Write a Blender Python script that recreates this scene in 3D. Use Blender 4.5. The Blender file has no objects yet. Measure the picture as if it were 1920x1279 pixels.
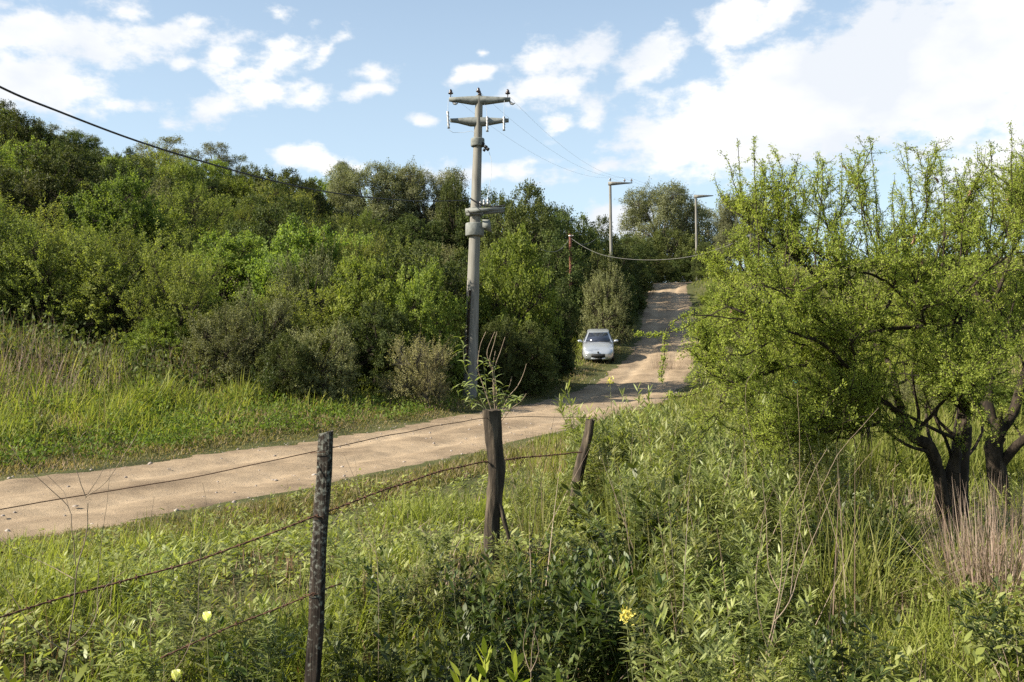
import bpy, math, random
import numpy as np
from mathutils import Vector, Matrix
random.seed(7)
RNG = np.random.default_rng(7)
C = bpy.context.scene.collection
SC = bpy.context.scene
R = math.radians

# ------------------------------------------------------------------ camera
F = 1844.0                     # focal length in pixels of the 1920 wide photograph
EYE = 2.0
PITCH = math.atan(50.5 / F)
cd = bpy.data.cameras.new('camera')
cam = bpy.data.objects.new('camera', cd); C.objects.link(cam)
cd.sensor_width = 36.0
cd.lens = 36.0 * F / 1920.0
cd.clip_start = 0.05
cd.clip_end = 3000
cam.location = (0, 0, EYE)
cam.rotation_euler = (R(90) + PITCH, 0, 0)
SC.camera = cam

# ------------------------------------------------------------------ light
SUN_EL = R(33)
SUN_AZ = R(-106)                # from +Y, clockwise: the sun stands to the left
S = Vector((math.sin(SUN_AZ) * math.cos(SUN_EL), math.cos(SUN_AZ) * math.cos(SUN_EL), math.sin(SUN_EL)))
sl = bpy.data.lights.new('sun', 'SUN')
sl.energy = 5.0
sl.angle = R(0.5)
sl.color = (1.0, 0.92, 0.77)
sun = bpy.data.objects.new('sun', sl); C.objects.link(sun)
sun.rotation_euler = S.to_track_quat('Z', 'Y').to_euler()
sun.location = (-40, -8, 40)

SC.view_settings.view_transform = 'Standard'
SC.view_settings.look = 'None'
SC.view_settings.gamma = 1.0
SC.view_settings.exposure = 1.38
SC.cycles.max_bounces = 6
SC.cycles.diffuse_bounces = 3
SC.cycles.transmission_bounces = 4
SC.cycles.transparent_max_bounces = 6
SC.cycles.use_denoising = False
SC.cycles.sample_clamp_indirect = 6.0


def P(px, py, D):
    """photograph pixel + depth along +Y -> world point"""
    a = (px - 960.0) / F
    b = -(py - 639.5) / F
    cp, sp = math.cos(PITCH), math.sin(PITCH)
    y = cp - b * sp
    z = sp + b * cp
    t = D / y
    return Vector((a * t, D, EYE + z * t))


# ------------------------------------------------------------------ world: Nishita sky and cumulus clouds in sky directions
def make_world():
    w = bpy.data.worlds.new('World'); SC.world = w; w.use_nodes = True
    nt = w.node_tree; N = nt.nodes; L = nt.links
    N.clear()
    out = N.new('ShaderNodeOutputWorld'); bg = N.new('ShaderNodeBackground')
    bg.inputs['Strength'].default_value = 0.072
    sky = N.new('ShaderNodeTexSky'); sky.sky_type = 'NISHITA'; sky.sun_disc = False
    sky.sun_elevation = SUN_EL; sky.sun_rotation = SUN_AZ
    sky.air_density = 1.0; sky.dust_density = 0.9; sky.ozone_density = 1.4; sky.altitude = 600
    tc = N.new('ShaderNodeTexCoord')
    sep = N.new('ShaderNodeSeparateXYZ'); L.new(tc.outputs['Generated'], sep.inputs[0])

    def math_(op, a, b=None, c=None, clamp=False):
        n = N.new('ShaderNodeMath'); n.operation = op; n.use_clamp = clamp
        for i, v in enumerate((a, b, c)):
            if v is None: continue
            if isinstance(v, (int, float)): n.inputs[i].default_value = v
            else: L.new(v, n.inputs[i])
        return n.outputs[0]
    az = math_('ARCTAN2', sep.outputs[0], sep.outputs[1])
    el = math_('ARCSINE', sep.outputs[2])
    comb = N.new('ShaderNodeCombineXYZ'); L.new(az, comb.inputs[0]); L.new(el, comb.inputs[1])
    # domain warp
    nz = N.new('ShaderNodeTexNoise'); nz.inputs['Scale'].default_value = 14; nz.inputs['Detail'].default_value = 5
    L.new(comb.outputs[0], nz.inputs['Vector'])
    wv = N.new('ShaderNodeVectorMath'); wv.operation = 'MULTIPLY_ADD'
    L.new(nz.outputs['Color'], wv.inputs[0]); wv.inputs[1].default_value = (0.05, 0.032, 0); wv.inputs[2].default_value = (-0.025, -0.016, 0)
    wa = N.new('ShaderNodeVectorMath'); wa.operation = 'ADD'
    L.new(comb.outputs[0], wa.inputs[0]); L.new(wv.outputs[0], wa.inputs[1])

    # clouds: (px, py, half length, half height, tilt deg, strength) read as directions in the sky
    blobs = [
        (1330, 240, 150, 80, 8, 1.25), (1480, 190, 190, 92, 15, 1.35), (1640, 140, 200, 105, 20, 1.4), (1800, 120, 210, 115, 10, 1.4),
        (1950, 80, 180, 120, 10, 1.4), (1560, 250, 230, 55, 5, .75), (1800, 250, 200, 40, 8, .55), (2150, 100, 250, 160, 0, 1),
        (1392, 35, 62, 55, 15, 1.05), (1465, 15, 55, 30, 30, .8), (1220, 105, 68, 38, 28, .9), (1060, 105, 105, 42, 10, .75), (1030, 172, 85, 32, 10, .85),
        (1110, 205, 38, 42, 40, .6), (1045, 240, 35, 20, 20, .55), (890, 140, 50, 17, 8, .7), (905, 100, 14, 10, 0, .6), (800, 222, 22, 14, 0, .65),
        (120, 72, 190, 40, 4, .85), (320, 66, 110, 24, 6, .62), (250, 25, 48, 20, 0, .6), (370, 42, 40, 12, 10, .55), (40, 150, 120, 60, 0, .95),
        (150, 150, 60, 26, 15, .55), (410, 105, 36, 30, 0, .75), (500, 118, 100, 28, 22, .72), (620, 80, 60, 16, 30, .6), (420, 192, 80, 28, 18, .72),
        (490, 175, 70, 24, 15, .7), (580, 185, 60, 18, 10, .65), (690, 168, 70, 16, 12, .6), (335, 108, 28, 15, 5, .7), (690, 135, 50, 14, 8, .5), (520, 35, 40, 14, 0, .35),
        (590, 300, 90, 20, 0, .8), (920, 325, 130, 24, 0, .7), (1130, 300, 70, 16, 8, .55), (1160, 410, 75, 34, 0, .85), (1900, 300, 140, 60, 15, .9),
        (1000, 300, 60, 10, 5, .4), (1400, 330, 90, 25, 0, .35), (-160, 90, 170, 110, 10, .9), (240, 190, 60, 14, 0, .35), (330, 225, 30, 10, 0, .4),
    ]
    acc = None
    for (px, py, a, b, tilt, s) in blobs:
        d = (P(px, py, 100) - Vector((0, 0, EYE))).normalized()
        m = N.new('ShaderNodeMapping'); m.vector_type = 'TEXTURE'
        m.inputs['Location'].default_value = (math.atan2(d.x, d.y), math.asin(d.z), 0)
        m.inputs['Rotation'].default_value = (0, 0, R(tilt))
        m.inputs['Scale'].default_value = (a / F, b / F, 1)
        L.new(wa.outputs[0], m.inputs['Vector'])
        ln = N.new('ShaderNodeVectorMath'); ln.operation = 'LENGTH'; L.new(m.outputs[0], ln.inputs[0])
        v = math_('MULTIPLY_ADD', ln.outputs['Value'], -s * 0.9, s * 1.25)
        v = math_('MAXIMUM', v, -0.6)
        if acc is None: acc = v
        else: acc = math_('SMOOTH_MAX', acc, v, 0.25)
    # fine fluffy detail, wider than high
    mp = N.new('ShaderNodeMapping'); mp.inputs['Scale'].default_value = (1, 1.7, 1); L.new(comb.outputs[0], mp.inputs['Vector'])
    n2 = N.new('ShaderNodeTexNoise'); n2.inputs['Scale'].default_value = 27; n2.inputs['Detail'].default_value = 9; n2.inputs['Roughness'].default_value = 0.6
    L.new(mp.outputs[0], n2.inputs['Vector'])
    dn = math_('MULTIPLY_ADD', n2.outputs[0], 2.1, -1.05)
    dens = math_('ADD', acc, dn)
    mr = N.new('ShaderNodeMapRange'); mr.interpolation_type = 'SMOOTHSTEP'
    L.new(dens, mr.inputs[0]); mr.inputs[1].default_value = 0.08; mr.inputs[2].default_value = 0.75
    mask = mr.outputs[0]
    # soft grey-blue thicker parts
    n3 = N.new('ShaderNodeTexNoise'); n3.inputs['Scale'].default_value = 7; n3.inputs['Detail'].default_value = 7
    L.new(mp.outputs[0], n3.inputs['Vector'])
    cr = N.new('ShaderNodeValToRGB'); L.new(n3.outputs[0], cr.inputs[0])
    cr.color_ramp.elements[0].position = 0.40; cr.color_ramp.elements[0].color = (4.7, 4.95, 5.3, 1)
    cr.color_ramp.elements[1].position = 0.60; cr.color_ramp.elements[1].color = (6.1, 6.05, 5.95, 1)
    # pale veil low in the sky
    skm = N.new('ShaderNodeMix'); skm.data_type = 'RGBA'
    veil = N.new('ShaderNodeMapRange'); L.new(el, veil.inputs[0])
    veil.inputs[1].default_value = 0.0; veil.inputs[2].default_value = 0.42; veil.inputs[3].default_value = 0.75; veil.inputs[4].default_value = 0.25
    L.new(veil.outputs[0], skm.inputs[0]); L.new(sky.outputs[0], skm.inputs[6]); skm.inputs[7].default_value = (4.4, 5.4, 5.9, 1)
    mx = N.new('ShaderNodeMix'); mx.data_type = 'RGBA'
    L.new(mask, mx.inputs[0]); L.new(skm.outputs[2], mx.inputs[6]); L.new(cr.outputs[0], mx.inputs[7])
    L.new(mx.outputs[2], bg.inputs['Color']); L.new(bg.outputs[0], out.inputs[0])
    return w


make_world()

# ------------------------------------------------------------------ naming helpers
def tag(o, label=None, cat=None, group=None, kind=None):
    if label: o['label'] = label
    if cat: o['category'] = cat
    if group: o['group'] = group
    if kind: o['kind'] = kind
    return o


def empty(name, loc=(0, 0, 0), rot=(0, 0, 0)):
    o = bpy.data.objects.new(name, None); C.objects.link(o)
    o.location = loc; o.rotation_euler = rot; o.empty_display_size = 0.2
    return o


def copy_tree(o, parent=None):
    c = o.copy(); C.objects.link(c)
    if parent is not None: c.parent = parent
    for ch in list(o.children): copy_tree(ch, c)
    return c


class MB:
    """collects vertices and faces (quads or triangles) and links them as one mesh"""
    def __init__(s): s.v = []; s.f = []; s.a = []; s.n = 0
    def add(s, v, f, a=None):
        v = np.asarray(v, dtype=np.float64).reshape(-1, 3)
        f = np.asarray(f, dtype=np.int64)
        s.v.append(v); s.f.append(f + s.n)
        if a is None: a = np.full(len(f), 0.5)
        s.a.append(np.broadcast_to(np.asarray(a, dtype=np.float64), (len(f),)))
        s.n += len(v)
        return s
    def build(s, name, mat, parent=None, smooth=False):
        me = bpy.data.meshes.new(name)
        v = np.concatenate(s.v) if s.v else np.zeros((0, 3))
        me.vertices.add(len(v)); me.vertices.foreach_set('co', v.astype(np.float32).ravel())
        loops = []; starts = []; pos = 0
        for f in s.f:
            k = f.shape[1]; loops.append(f.ravel()); starts.append(pos + np.arange(len(f)) * k); pos += f.size
        lo = np.concatenate(loops).astype(np.int32); st = np.concatenate(starts).astype(np.int32)
        me.loops.add(len(lo)); me.loops.foreach_set('vertex_index', lo)
        me.polygons.add(len(st)); me.polygons.foreach_set('loop_start', st)
        if smooth: me.polygons.foreach_set('use_smooth', np.ones(len(st), dtype=bool))
        me.update(calc_edges=True)
        at = me.attributes.new('v', 'FLOAT', 'FACE'); at.data.foreach_set('value', np.concatenate(s.a).astype(np.float32))
        me.materials.append(mat)
        o = bpy.data.objects.new(name, me); C.objects.link(o)
        if parent is not None: o.parent = parent
        return o


def nrm(a): return a / np.maximum(np.linalg.norm(a, axis=-1, keepdims=True), 1e-9)


def tube(mb, pts, rad, sides=5, a=0.5, cap=True):
    p = np.asarray([tuple(q) for q in pts], dtype=np.float64); n = len(p)
    r = np.broadcast_to(np.asarray(rad, dtype=np.float64), (n,))
    t = np.gradient(p, axis=0); t = nrm(t)
    up = np.array([0.0, 0, 1]) if abs(t[:, 2]).mean() < 0.8 else np.array([1.0, 0, 0])
    u = nrm(np.cross(t, up)); w = np.cross(t, u)
    ang = np.arange(sides) * 2 * math.pi / sides
    ring = u[:, None, :] * np.cos(ang)[None, :, None] + w[:, None, :] * np.sin(ang)[None, :, None]
    v = (p[:, None, :] + ring * r[:, None, None]).reshape(-1, 3)
    i = np.arange(n - 1)[:, None] * sides; j = np.arange(sides)[None, :]; k = (j + 1) % sides
    f = np.stack([i + j, i + k, i + sides + k, i + sides + j], -1).reshape(-1, 4)
    mb.add(v, f, a)
    if cap and sides >= 3:
        for base in (0, (n - 1) * sides):
            c = p[0] if base == 0 else p[-1]
            cv = np.vstack([v[base:base + sides], c])
            cf = np.array([[q, (q + 1) % sides, sides] for q in range(sides)])
            mb.add(cv, cf if base else cf[:, ::-1], a)


def box(mb, c, size, rot=None, a=0.5):
    sx, sy, sz = [q / 2 for q in size]
    v = np.array([[x, y, z] for z in (-sz, sz) for y in (-sy, sy) for x in (-sx, sx)])
    if rot is not None: v = v @ np.array(rot.to_3x3()).T
    v = v + np.array(tuple(c))
    f = np.array([[0, 2, 3, 1], [4, 5, 7, 6], [0, 1, 5, 4], [2, 6, 7, 3], [0, 4, 6, 2], [1, 3, 7, 5]])
    mb.add(v, f, a)


def lathe(mb, prof, c=(0, 0, 0), sides=14, axis='z', a=0.5):
    pr = np.asarray(prof, dtype=np.float64)
    ang = np.arange(sides) * 2 * math.pi / sides
    v = np.stack([pr[:, 0, None] * np.cos(ang), pr[:, 0, None] * np.sin(ang), np.broadcast_to(pr[:, 1, None], (len(pr), sides))], -1).reshape(-1, 3)
    if axis == 'x': v = v[:, [2, 0, 1]]
    if axis == 'y': v = v[:, [0, 2, 1]]
    v = v + np.array(tuple(c))
    n = len(pr); i = np.arange(n - 1)[:, None] * sides; j = np.arange(sides)[None, :]; k = (j + 1) % sides
    f = np.stack([i + j, i + k, i + sides + k, i + sides + j], -1).reshape(-1, 4)
    mb.add(v, f, a)


def leaf_cards(mb, base, d, nr, ln, wd, a):
    """flat diamond leaves: one quad each"""
    n = len(base); d = nrm(d); s = nrm(np.cross(d, nr))
    ln = np.broadcast_to(ln, (n,))[:, None]; wd = np.broadcast_to(wd, (n,))[:, None]
    v = np.stack([base, base + d * ln * .45 + s * wd * .5, base + d * ln, base + d * ln * .45 - s * wd * .5], 1).reshape(-1, 3)
    f = np.arange(n * 4).reshape(n, 4)
    mb.add(v, f, a)


def blades(mb, base, d, ln, wd, bend, a, prof=(1, .9, .6, .06), side=None):
    """curved ribbons (grass blades, long leaves): d start direction, bend = pull downwards"""
    n = len(base); d = nrm(np.asarray(d)); ln = np.broadcast_to(ln, (n,)); wd = np.broadcast_to(wd, (n,)); bend = np.broadcast_to(bend, (n,))
    if side is None:
        side = np.cross(d, np.array([0, 0, 1.0])) + 1e-3
        rr = RNG.normal(size=(n, 3)); side = nrm(side) + .35 * rr
    side = nrm(side - d * (side * d).sum(-1, keepdims=True))
    k = len(prof); rows = []; p = base.copy(); dd = d.copy()
    for i in range(k):
        w = (wd * prof[i] * .5)[:, None]
        rows.append(p + side * w); rows.append(p - side * w)
        dd = dd.copy(); dd[:, 2] -= bend / (k - 1); dd = nrm(dd)
        p = p + dd * (ln / (k - 1))[:, None]
    v = np.stack(rows, 1).reshape(-1, 3)
    o = np.arange(n)[:, None] * (2 * k)
    f = np.concatenate([o + np.array([[2 * i, 2 * i + 1, 2 * i + 3, 2 * i + 2]]) for i in range(k - 1)], 0)
    mb.add(v, f, np.tile(np.broadcast_to(a, (n,)), k - 1))


# ------------------------------------------------------------------ materials
def newmat(name):
    m = bpy.data.materials.new(name); m.use_nodes = True
    nt = m.node_tree; nt.nodes.clear()
    return m, nt.nodes, nt.links


def foliage(name, cols, trans=0.4, rough=0.6, spec=0.10, tint=0.24, hue=0.016, nscale=1.3):
    m, N, L = newmat(name)
    out = N.new('ShaderNodeOutputMaterial')
    at = N.new('ShaderNodeAttribute'); at.attribute_name = 'v'
    oi = N.new('ShaderNodeObjectInfo')
    gm = N.new('ShaderNodeNewGeometry')
    nz = N.new('ShaderNodeTexNoise'); nz.inputs['Scale'].default_value = nscale; nz.inputs['Detail'].default_value = 2
    L.new(gm.outputs['Position'], nz.inputs['Vector'])
    ad = N.new('ShaderNodeMath'); ad.operation = 'MULTIPLY_ADD'; L.new(nz.outputs[0], ad.inputs[0]); ad.inputs[1].default_value = 0.9; ad.inputs[2].default_value = -0.45
    ad2 = N.new('ShaderNodeMath'); ad2.operation = 'ADD'; L.new(at.outputs['Fac'], ad2.inputs[0]); L.new(ad.outputs[0], ad2.inputs[1])
    cr = N.new('ShaderNodeValToRGB'); L.new(ad2.outputs[0], cr.inputs[0])
    e = cr.color_ramp.elements
    e[0].position = 0.05; e[0].color = (*cols[0], 1)
    e[1].position = 0.95; e[1].color = (*cols[-1], 1)
    for i, c in enumerate(cols[1:-1]):
        q = e.new(0.05 + 0.9 * (i + 1) / (len(cols) - 1)); q.color = (*c, 1)
    hs = N.new('ShaderNodeHueSaturation'); L.new(cr.outputs[0], hs.inputs['Color'])
    h = N.new('ShaderNodeMapRange'); L.new(oi.outputs['Random'], h.inputs[0]); h.inputs[3].default_value = .5 - hue; h.inputs[4].default_value = .5 + hue
    L.new(h.outputs[0], hs.inputs['Hue'])
    mul = N.new('ShaderNodeMath'); mul.operation = 'MULTIPLY'; L.new(oi.outputs['Random'], mul.inputs[0]); mul.inputs[1].default_value = 7.31
    fr = N.new('ShaderNodeMath'); fr.operation = 'FRACT'; L.new(mul.outputs[0], fr.inputs[0])
    vv = N.new('ShaderNodeMapRange'); L.new(fr.outputs[0], vv.inputs[0]); vv.inputs[3].default_value = 1 - tint; vv.inputs[4].default_value = 1 + tint
    L.new(vv.outputs[0], hs.inputs['Value'])
    pr = N.new('ShaderNodeBsdfPrincipled'); L.new(hs.outputs[0], pr.inputs['Base Color'])
    pr.inputs['Roughness'].default_value = rough; pr.inputs['Specular IOR Level'].default_value = spec
    tr = N.new('ShaderNodeBsdfTranslucent')
    tm = N.new('ShaderNodeMix'); tm.data_type = 'RGBA'; tm.blend_type = 'MULTIPLY'; tm.inputs[0].default_value = 1.0
    L.new(hs.outputs[0], tm.inputs[6]); tm.inputs[7].default_value = (1.5, 1.55, 0.7, 1); L.new(tm.outputs[2], tr.inputs['Color'])
    mx = N.new('ShaderNodeMixShader'); mx.inputs[0].default_value = trans
    L.new(pr.outputs[0], mx.inputs[1]); L.new(tr.outputs[0], mx.inputs[2]); L.new(mx.outputs[0], out.inputs[0])
    return m


def solid(name, cols, scale=8, rough=0.8, spec=0.3, bump=0.0, metal=0.0, stretch=(1, 1, 1), detail=6, lo=.35, hi=.65, coat=0):
    m, N, L = newmat(name)
    out = N.new('ShaderNodeOutputMaterial'); pr = N.new('ShaderNodeBsdfPrincipled'); L.new(pr.outputs[0], out.inputs[0])
    tc = N.new('ShaderNodeTexCoord'); mp = N.new('ShaderNodeMapping'); mp.inputs['Scale'].default_value = stretch
    L.new(tc.outputs['Object'], mp.inputs['Vector'])
    nz = N.new('ShaderNodeTexNoise'); nz.inputs['Scale'].default_value = scale; nz.inputs['Detail'].default_value = detail; nz.inputs['Roughness'].default_value = .65
    L.new(mp.outputs[0], nz.inputs['Vector'])
    cr = N.new('ShaderNodeValToRGB'); L.new(nz.outputs[0], cr.inputs[0]); e = cr.color_ramp.elements
    e[0].position = lo; e[0].color = (*cols[0], 1); e[1].position = hi; e[1].color = (*cols[-1], 1)
    for i, c in enumerate(cols[1:-1]):
        q = e.new(lo + (hi - lo) * (i + 1) / (len(cols) - 1)); q.color = (*c, 1)
    L.new(cr.outputs[0], pr.inputs['Base Color'])
    pr.inputs['Roughness'].default_value = rough; pr.inputs['Specular IOR Level'].default_value = spec; pr.inputs['Metallic'].default_value = metal
    pr.inputs['Coat Weight'].default_value = coat; pr.inputs['Coat Roughness'].default_value = .08
    if bump:
        b = N.new('ShaderNodeBump'); b.inputs['Strength'].default_value = bump; b.inputs['Distance'].default_value = .02
        L.new(nz.outputs[0], b.inputs['Height']); L.new(b.outputs[0], pr.inputs['Normal'])
    return m


M = {}
M['thorn'] = foliage('thorn_leaf', [(0.071, 0.090, 0.024), (0.154, 0.180, 0.045), (0.241, 0.258, 0.072)], trans=.42)
M['bright'] = foliage('bright_leaf', [(0.063, 0.087, 0.019), (0.135, 0.174, 0.037), (0.214, 0.244, 0.062)], trans=.42)
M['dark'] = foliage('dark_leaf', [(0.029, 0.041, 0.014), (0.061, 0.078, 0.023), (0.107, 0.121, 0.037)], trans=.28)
M['grey'] = foliage('grey_leaf', [(0.083, 0.088, 0.039), (0.145, 0.150, 0.066), (0.214, 0.214, 0.107)], trans=.3)
M['gum'] = foliage('gum_leaf', [(0.067, 0.073, 0.036), (0.127, 0.132, 0.067), (0.192, 0.194, 0.108)], trans=.3)
M['dry'] = foliage('dry_twig_leaf', [(0.171, 0.149, 0.065), (0.275, 0.239, 0.108), (0.367, 0.332, 0.159)], trans=.25)
M['olive'] = foliage('olive_leaf', [(0.059, 0.073, 0.019), (0.115, 0.136, 0.036), (0.180, 0.207, 0.065)], trans=.32)
M['herb'] = foliage('verge_leaf', [(0.055, 0.080, 0.014), (0.109, 0.148, 0.026), (0.171, 0.209, 0.050)], trans=.4, rough=.6, spec=.12)
M['acacia'] = foliage('acacia_leaflet', [(0.138, 0.172, 0.031), (0.244, 0.282, 0.058), (0.350, 0.379, 0.088)], trans=.48, nscale=2.2, tint=.05, hue=.008)
M['willow'] = foliage('weed_leaf', [(0.092, 0.116, 0.029), (0.168, 0.197, 0.052), (0.260, 0.278, 0.111)], trans=.38, rough=.42, spec=.28, nscale=1.6)
M['broad'] = foliage('broad_leaf', [(0.027, 0.041, 0.010), (0.048, 0.070, 0.014), (0.077, 0.099, 0.024)], trans=.3, rough=.45, spec=.35)  # dark green species colour; also stands in for shade low in the thicket
M['lime'] = foliage('lime_leaf', [(0.102, 0.135, 0.016), (0.162, 0.194, 0.026), (0.223, 0.243, 0.044)], trans=.42, rough=.45)
M['grass'] = foliage('grass_blade', [(0.092, 0.111, 0.025), (0.167, 0.192, 0.041), (0.235, 0.248, 0.060), (0.309, 0.271, 0.135)], trans=.42, nscale=.7, hue=0)
M['grass_short'] = foliage('short_grass_blade', [(0.097, 0.097, 0.032), (0.154, 0.142, 0.053), (0.217, 0.178, 0.090), (0.285, 0.200, 0.141)], trans=.35, nscale=.8, hue=0)
M['straw'] = foliage('dry_grass_blade', [(0.169, 0.115, 0.087), (0.273, 0.200, 0.161), (0.377, 0.294, 0.238)], trans=.25, nscale=1.0, hue=0)
M['petal'] = foliage('yellow_petal', [(.42, .37, .07), (.58, .52, .14)], trans=.3)
M['bud'] = foliage('cream_petal', [(.70, .68, .35), (.80, .78, .50)], trans=.3)
M['bark'] = solid('acacia_bark', [(.008, .006, .004), (.024, .017, .011), (.055, .040, .028)], scale=14, rough=.95, bump=.8, stretch=(1, 1, .35))
M['bark_grey'] = solid('grey_bark', [(.05, .042, .034), (.11, .098, .08)], scale=9, rough=.95, bump=.5, stretch=(1, 1, .3))
M['twig'] = solid('dead_twig', [(.13, .095, .065), (.25, .195, .14)], scale=20, rough=.9)
M['stem'] = solid('green_stem', [(.08, .10, .03), (.14, .14, .06)], scale=12, rough=.7)
M['concrete'] = solid('pole_concrete', [(.085, .078, .066), (.17, .162, .142), (.225, .215, .19)], scale=6, rough=.9, bump=.3, stretch=(1.6, 1.6, .16), lo=.28, hi=.66, spec=.2)
M['concrete_new'] = solid('arm_concrete', [(.11, .115, .105), (.165, .172, .16), (.20, .205, .19)], scale=7, rough=.9, bump=.1, spec=.2)
M['porcelain'] = solid('brown_porcelain', [(.028, .016, .014), (.05, .03, .025)], rough=.25, spec=.6)
M['steel'] = solid('galvanised_steel', [(.25, .25, .25), (.36, .36, .36)], rough=.5, metal=.6)
M['black'] = solid('black_rubber', [(.012, .012, .013), (.022, .022, .022)], rough=.6)
M['wire'] = solid('aluminium_wire', [(.40, .42, .45), (.5, .52, .55)], rough=.6, metal=.0)
M['cable_grey'] = solid('weathered_cable', [(.12, .115, .105), (.18, .175, .165)], rough=.7)
M['rust'] = solid('rusty_wire', [(.045, .022, .014), (.12, .06, .035)], scale=40, rough=.9)
M['rust_pole'] = solid('rust_brown_paint', [(.11, .04, .025), (.17, .07, .045)], scale=4, rough=.8)


def post_material():
    m, N, L = newmat('lichened_post_wood')
    out = N.new('ShaderNodeOutputMaterial'); pr = N.new('ShaderNodeBsdfPrincipled'); L.new(pr.outputs[0], out.inputs[0])
    tc = N.new('ShaderNodeTexCoord')
    mp = N.new('ShaderNodeMapping'); mp.inputs['Scale'].default_value = (1, 1, .08); L.new(tc.outputs['Object'], mp.inputs['Vector'])
    n1 = N.new('ShaderNodeTexNoise'); n1.inputs['Scale'].default_value = 60; n1.inputs['Detail'].default_value = 5; L.new(mp.outputs[0], n1.inputs['Vector'])
    c1 = N.new('ShaderNodeValToRGB'); L.new(n1.outputs[0], c1.inputs[0]); e = c1.color_ramp.elements
    e[0].position = .35; e[0].color = (.008, .006, .005, 1); e[1].position = .68; e[1].color = (.044, .034, .027, 1)
    n2 = N.new('ShaderNodeTexNoise'); n2.inputs['Scale'].default_value = 38; n2.inputs['Detail'].default_value = 6; n2.inputs['Roughness'].default_value = .7; L.new(tc.outputs['Object'], n2.inputs['Vector'])
    sp = N.new('ShaderNodeSeparateXYZ'); L.new(tc.outputs['Object'], sp.inputs[0])
    g = N.new('ShaderNodeMapRange'); L.new(sp.outputs[2], g.inputs[0]); g.inputs[1].default_value = .3; g.inputs[2].default_value = 1.5; g.inputs[3].default_value = -.10; g.inputs[4].default_value = .06
    ad = N.new('ShaderNodeMath'); L.new(n2.outputs[0], ad.inputs[0]); L.new(g.outputs[0], ad.inputs[1])
    c2 = N.new('ShaderNodeValToRGB'); L.new(ad.outputs[0], c2.inputs[0]); e = c2.color_ramp.elements
    e[0].position = .55; e[0].color = (0, 0, 0, 1); e[1].position = .72; e[1].color = (1, 1, 1, 1)
    mx = N.new('ShaderNodeMix'); mx.data_type = 'RGBA'; L.new(c2.outputs[0], mx.inputs[0]); L.new(c1.outputs[0], mx.inputs[6]); mx.inputs[7].default_value = (.17, .175, .15, 1)
    L.new(mx.outputs[2], pr.inputs['Base Color']); pr.inputs['Roughness'].default_value = .95; pr.inputs['Specular IOR Level'].default_value = .15
    b = N.new('ShaderNodeBump'); b.inputs['Strength'].default_value = .8; b.inputs['Distance'].default_value = .01; L.new(n1.outputs[0], b.inputs['Height']); L.new(b.outputs[0], pr.inputs['Normal'])
    return m


M['post'] = post_material()
M['oldwood'] = solid('grooved_old_wood', [(.010, .008, .006), (.045, .034, .024), (.15, .118, .082)], scale=22, rough=.95, bump=1.0, stretch=(1, 1, .12), lo=.3, hi=.72)

# ------------------------------------------------------------------ ground shape
ROAD = np.array([(-60, -36, .0, 2.7), (-34, -14, .0, 2.7), (-20, -.6, 0, 3.3), (-12.9, 7.1, .0, 3.3), (-7.35, 13.8, .05, 3.15), (-3.0, 20.0, .35, 2.7), (.6, 26.5, .68, 2.4), (4.0, 37, 1.0, 2.35),
                 (7.1, 49, 2.05, 2.2), (9.6, 60, 3.8, 2.15), (11.9, 75, 6.45, 2.1), (14.3, 90, 9.5, 2.0), (16.0, 96, 10.35, 2.0), (19.5, 104, 10.7, 2.0), (27, 113, 10.4, 2.0), (45, 122, 9.6, 2.2), (90, 135, 8, 2.2)])


def spline(p, n=14):
    out = []
    q = np.vstack([2 * p[0] - p[1], p, 2 * p[-1] - p[-2]])
    for i in range(1, len(q) - 2):
        for t in np.linspace(0, 1, n, endpoint=False):
            out.append(.5 * ((2 * q[i]) + (q[i + 1] - q[i - 1]) * t + (2 * q[i - 1] - 5 * q[i] + 4 * q[i + 1] - q[i + 2]) * t * t + (3 * q[i] - q[i - 1] - 3 * q[i + 1] + q[i + 2]) * t ** 3))
    out.append(p[-1]); return np.array(out)


RL = spline(ROAD)
RT = np.gradient(RL[:, :2], axis=0); RT = nrm(RT)


def vnoise(x, y, seed=0):
    """smooth value noise"""
    def h(i, j):
        n = (i * 374761393 + j * 668265263 + seed * 1442695041) & 0xffffffff
        n = ((n ^ (n >> 13)) * 1274126177) & 0xffffffff
        return ((n ^ (n >> 16)) & 0xffff) / 65535.0
    xi = np.floor(x).astype(np.int64); yi = np.floor(y).astype(np.int64); fx = x - xi; fy = y - yi
    fx = fx * fx * (3 - 2 * fx); fy = fy * fy * (3 - 2 * fy)
    return (h(xi, yi) * (1 - fx) + h(xi + 1, yi) * fx) * (1 - fy) + (h(xi, yi + 1) * (1 - fx) + h(xi + 1, yi + 1) * fx) * fy


def road_info(x, y):
    x = np.atleast_1d(np.asarray(x, float)); y = np.atleast_1d(np.asarray(y, float))
    dmin = np.empty(len(x)); side = np.empty(len(x)); zr = np.empty(len(x)); hw = np.empty(len(x)); yr = np.empty(len(x))
    for s in range(0, len(x), 20000):
        X = x[s:s + 20000]; Y = y[s:s + 20000]
        dx = X[:, None] - RL[None, :, 0]; dy = Y[:, None] - RL[None, :, 1]
        d = np.hypot(dx, dy); i = d.argmin(1); r = np.arange(len(X)); dm = d[r, i]
        w = np.exp(-(d - dm[:, None]) / (.12 * dm[:, None] + .35)); w /= w.sum(1, keepdims=True)
        zr[s:s + 20000] = (w * RL[None, :, 2]).sum(1); hw[s:s + 20000] = (w * RL[None, :, 3]).sum(1); yr[s:s + 20000] = (w * RL[None, :, 1]).sum(1)
        dmin[s:s + 20000] = dm
        side[s:s + 20000] = np.sign(RT[i, 0] * dy[r, i] - RT[i, 1] * dx[r, i])   # +1 = left of the road
    return dmin, side, zr, hw, yr


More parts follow.
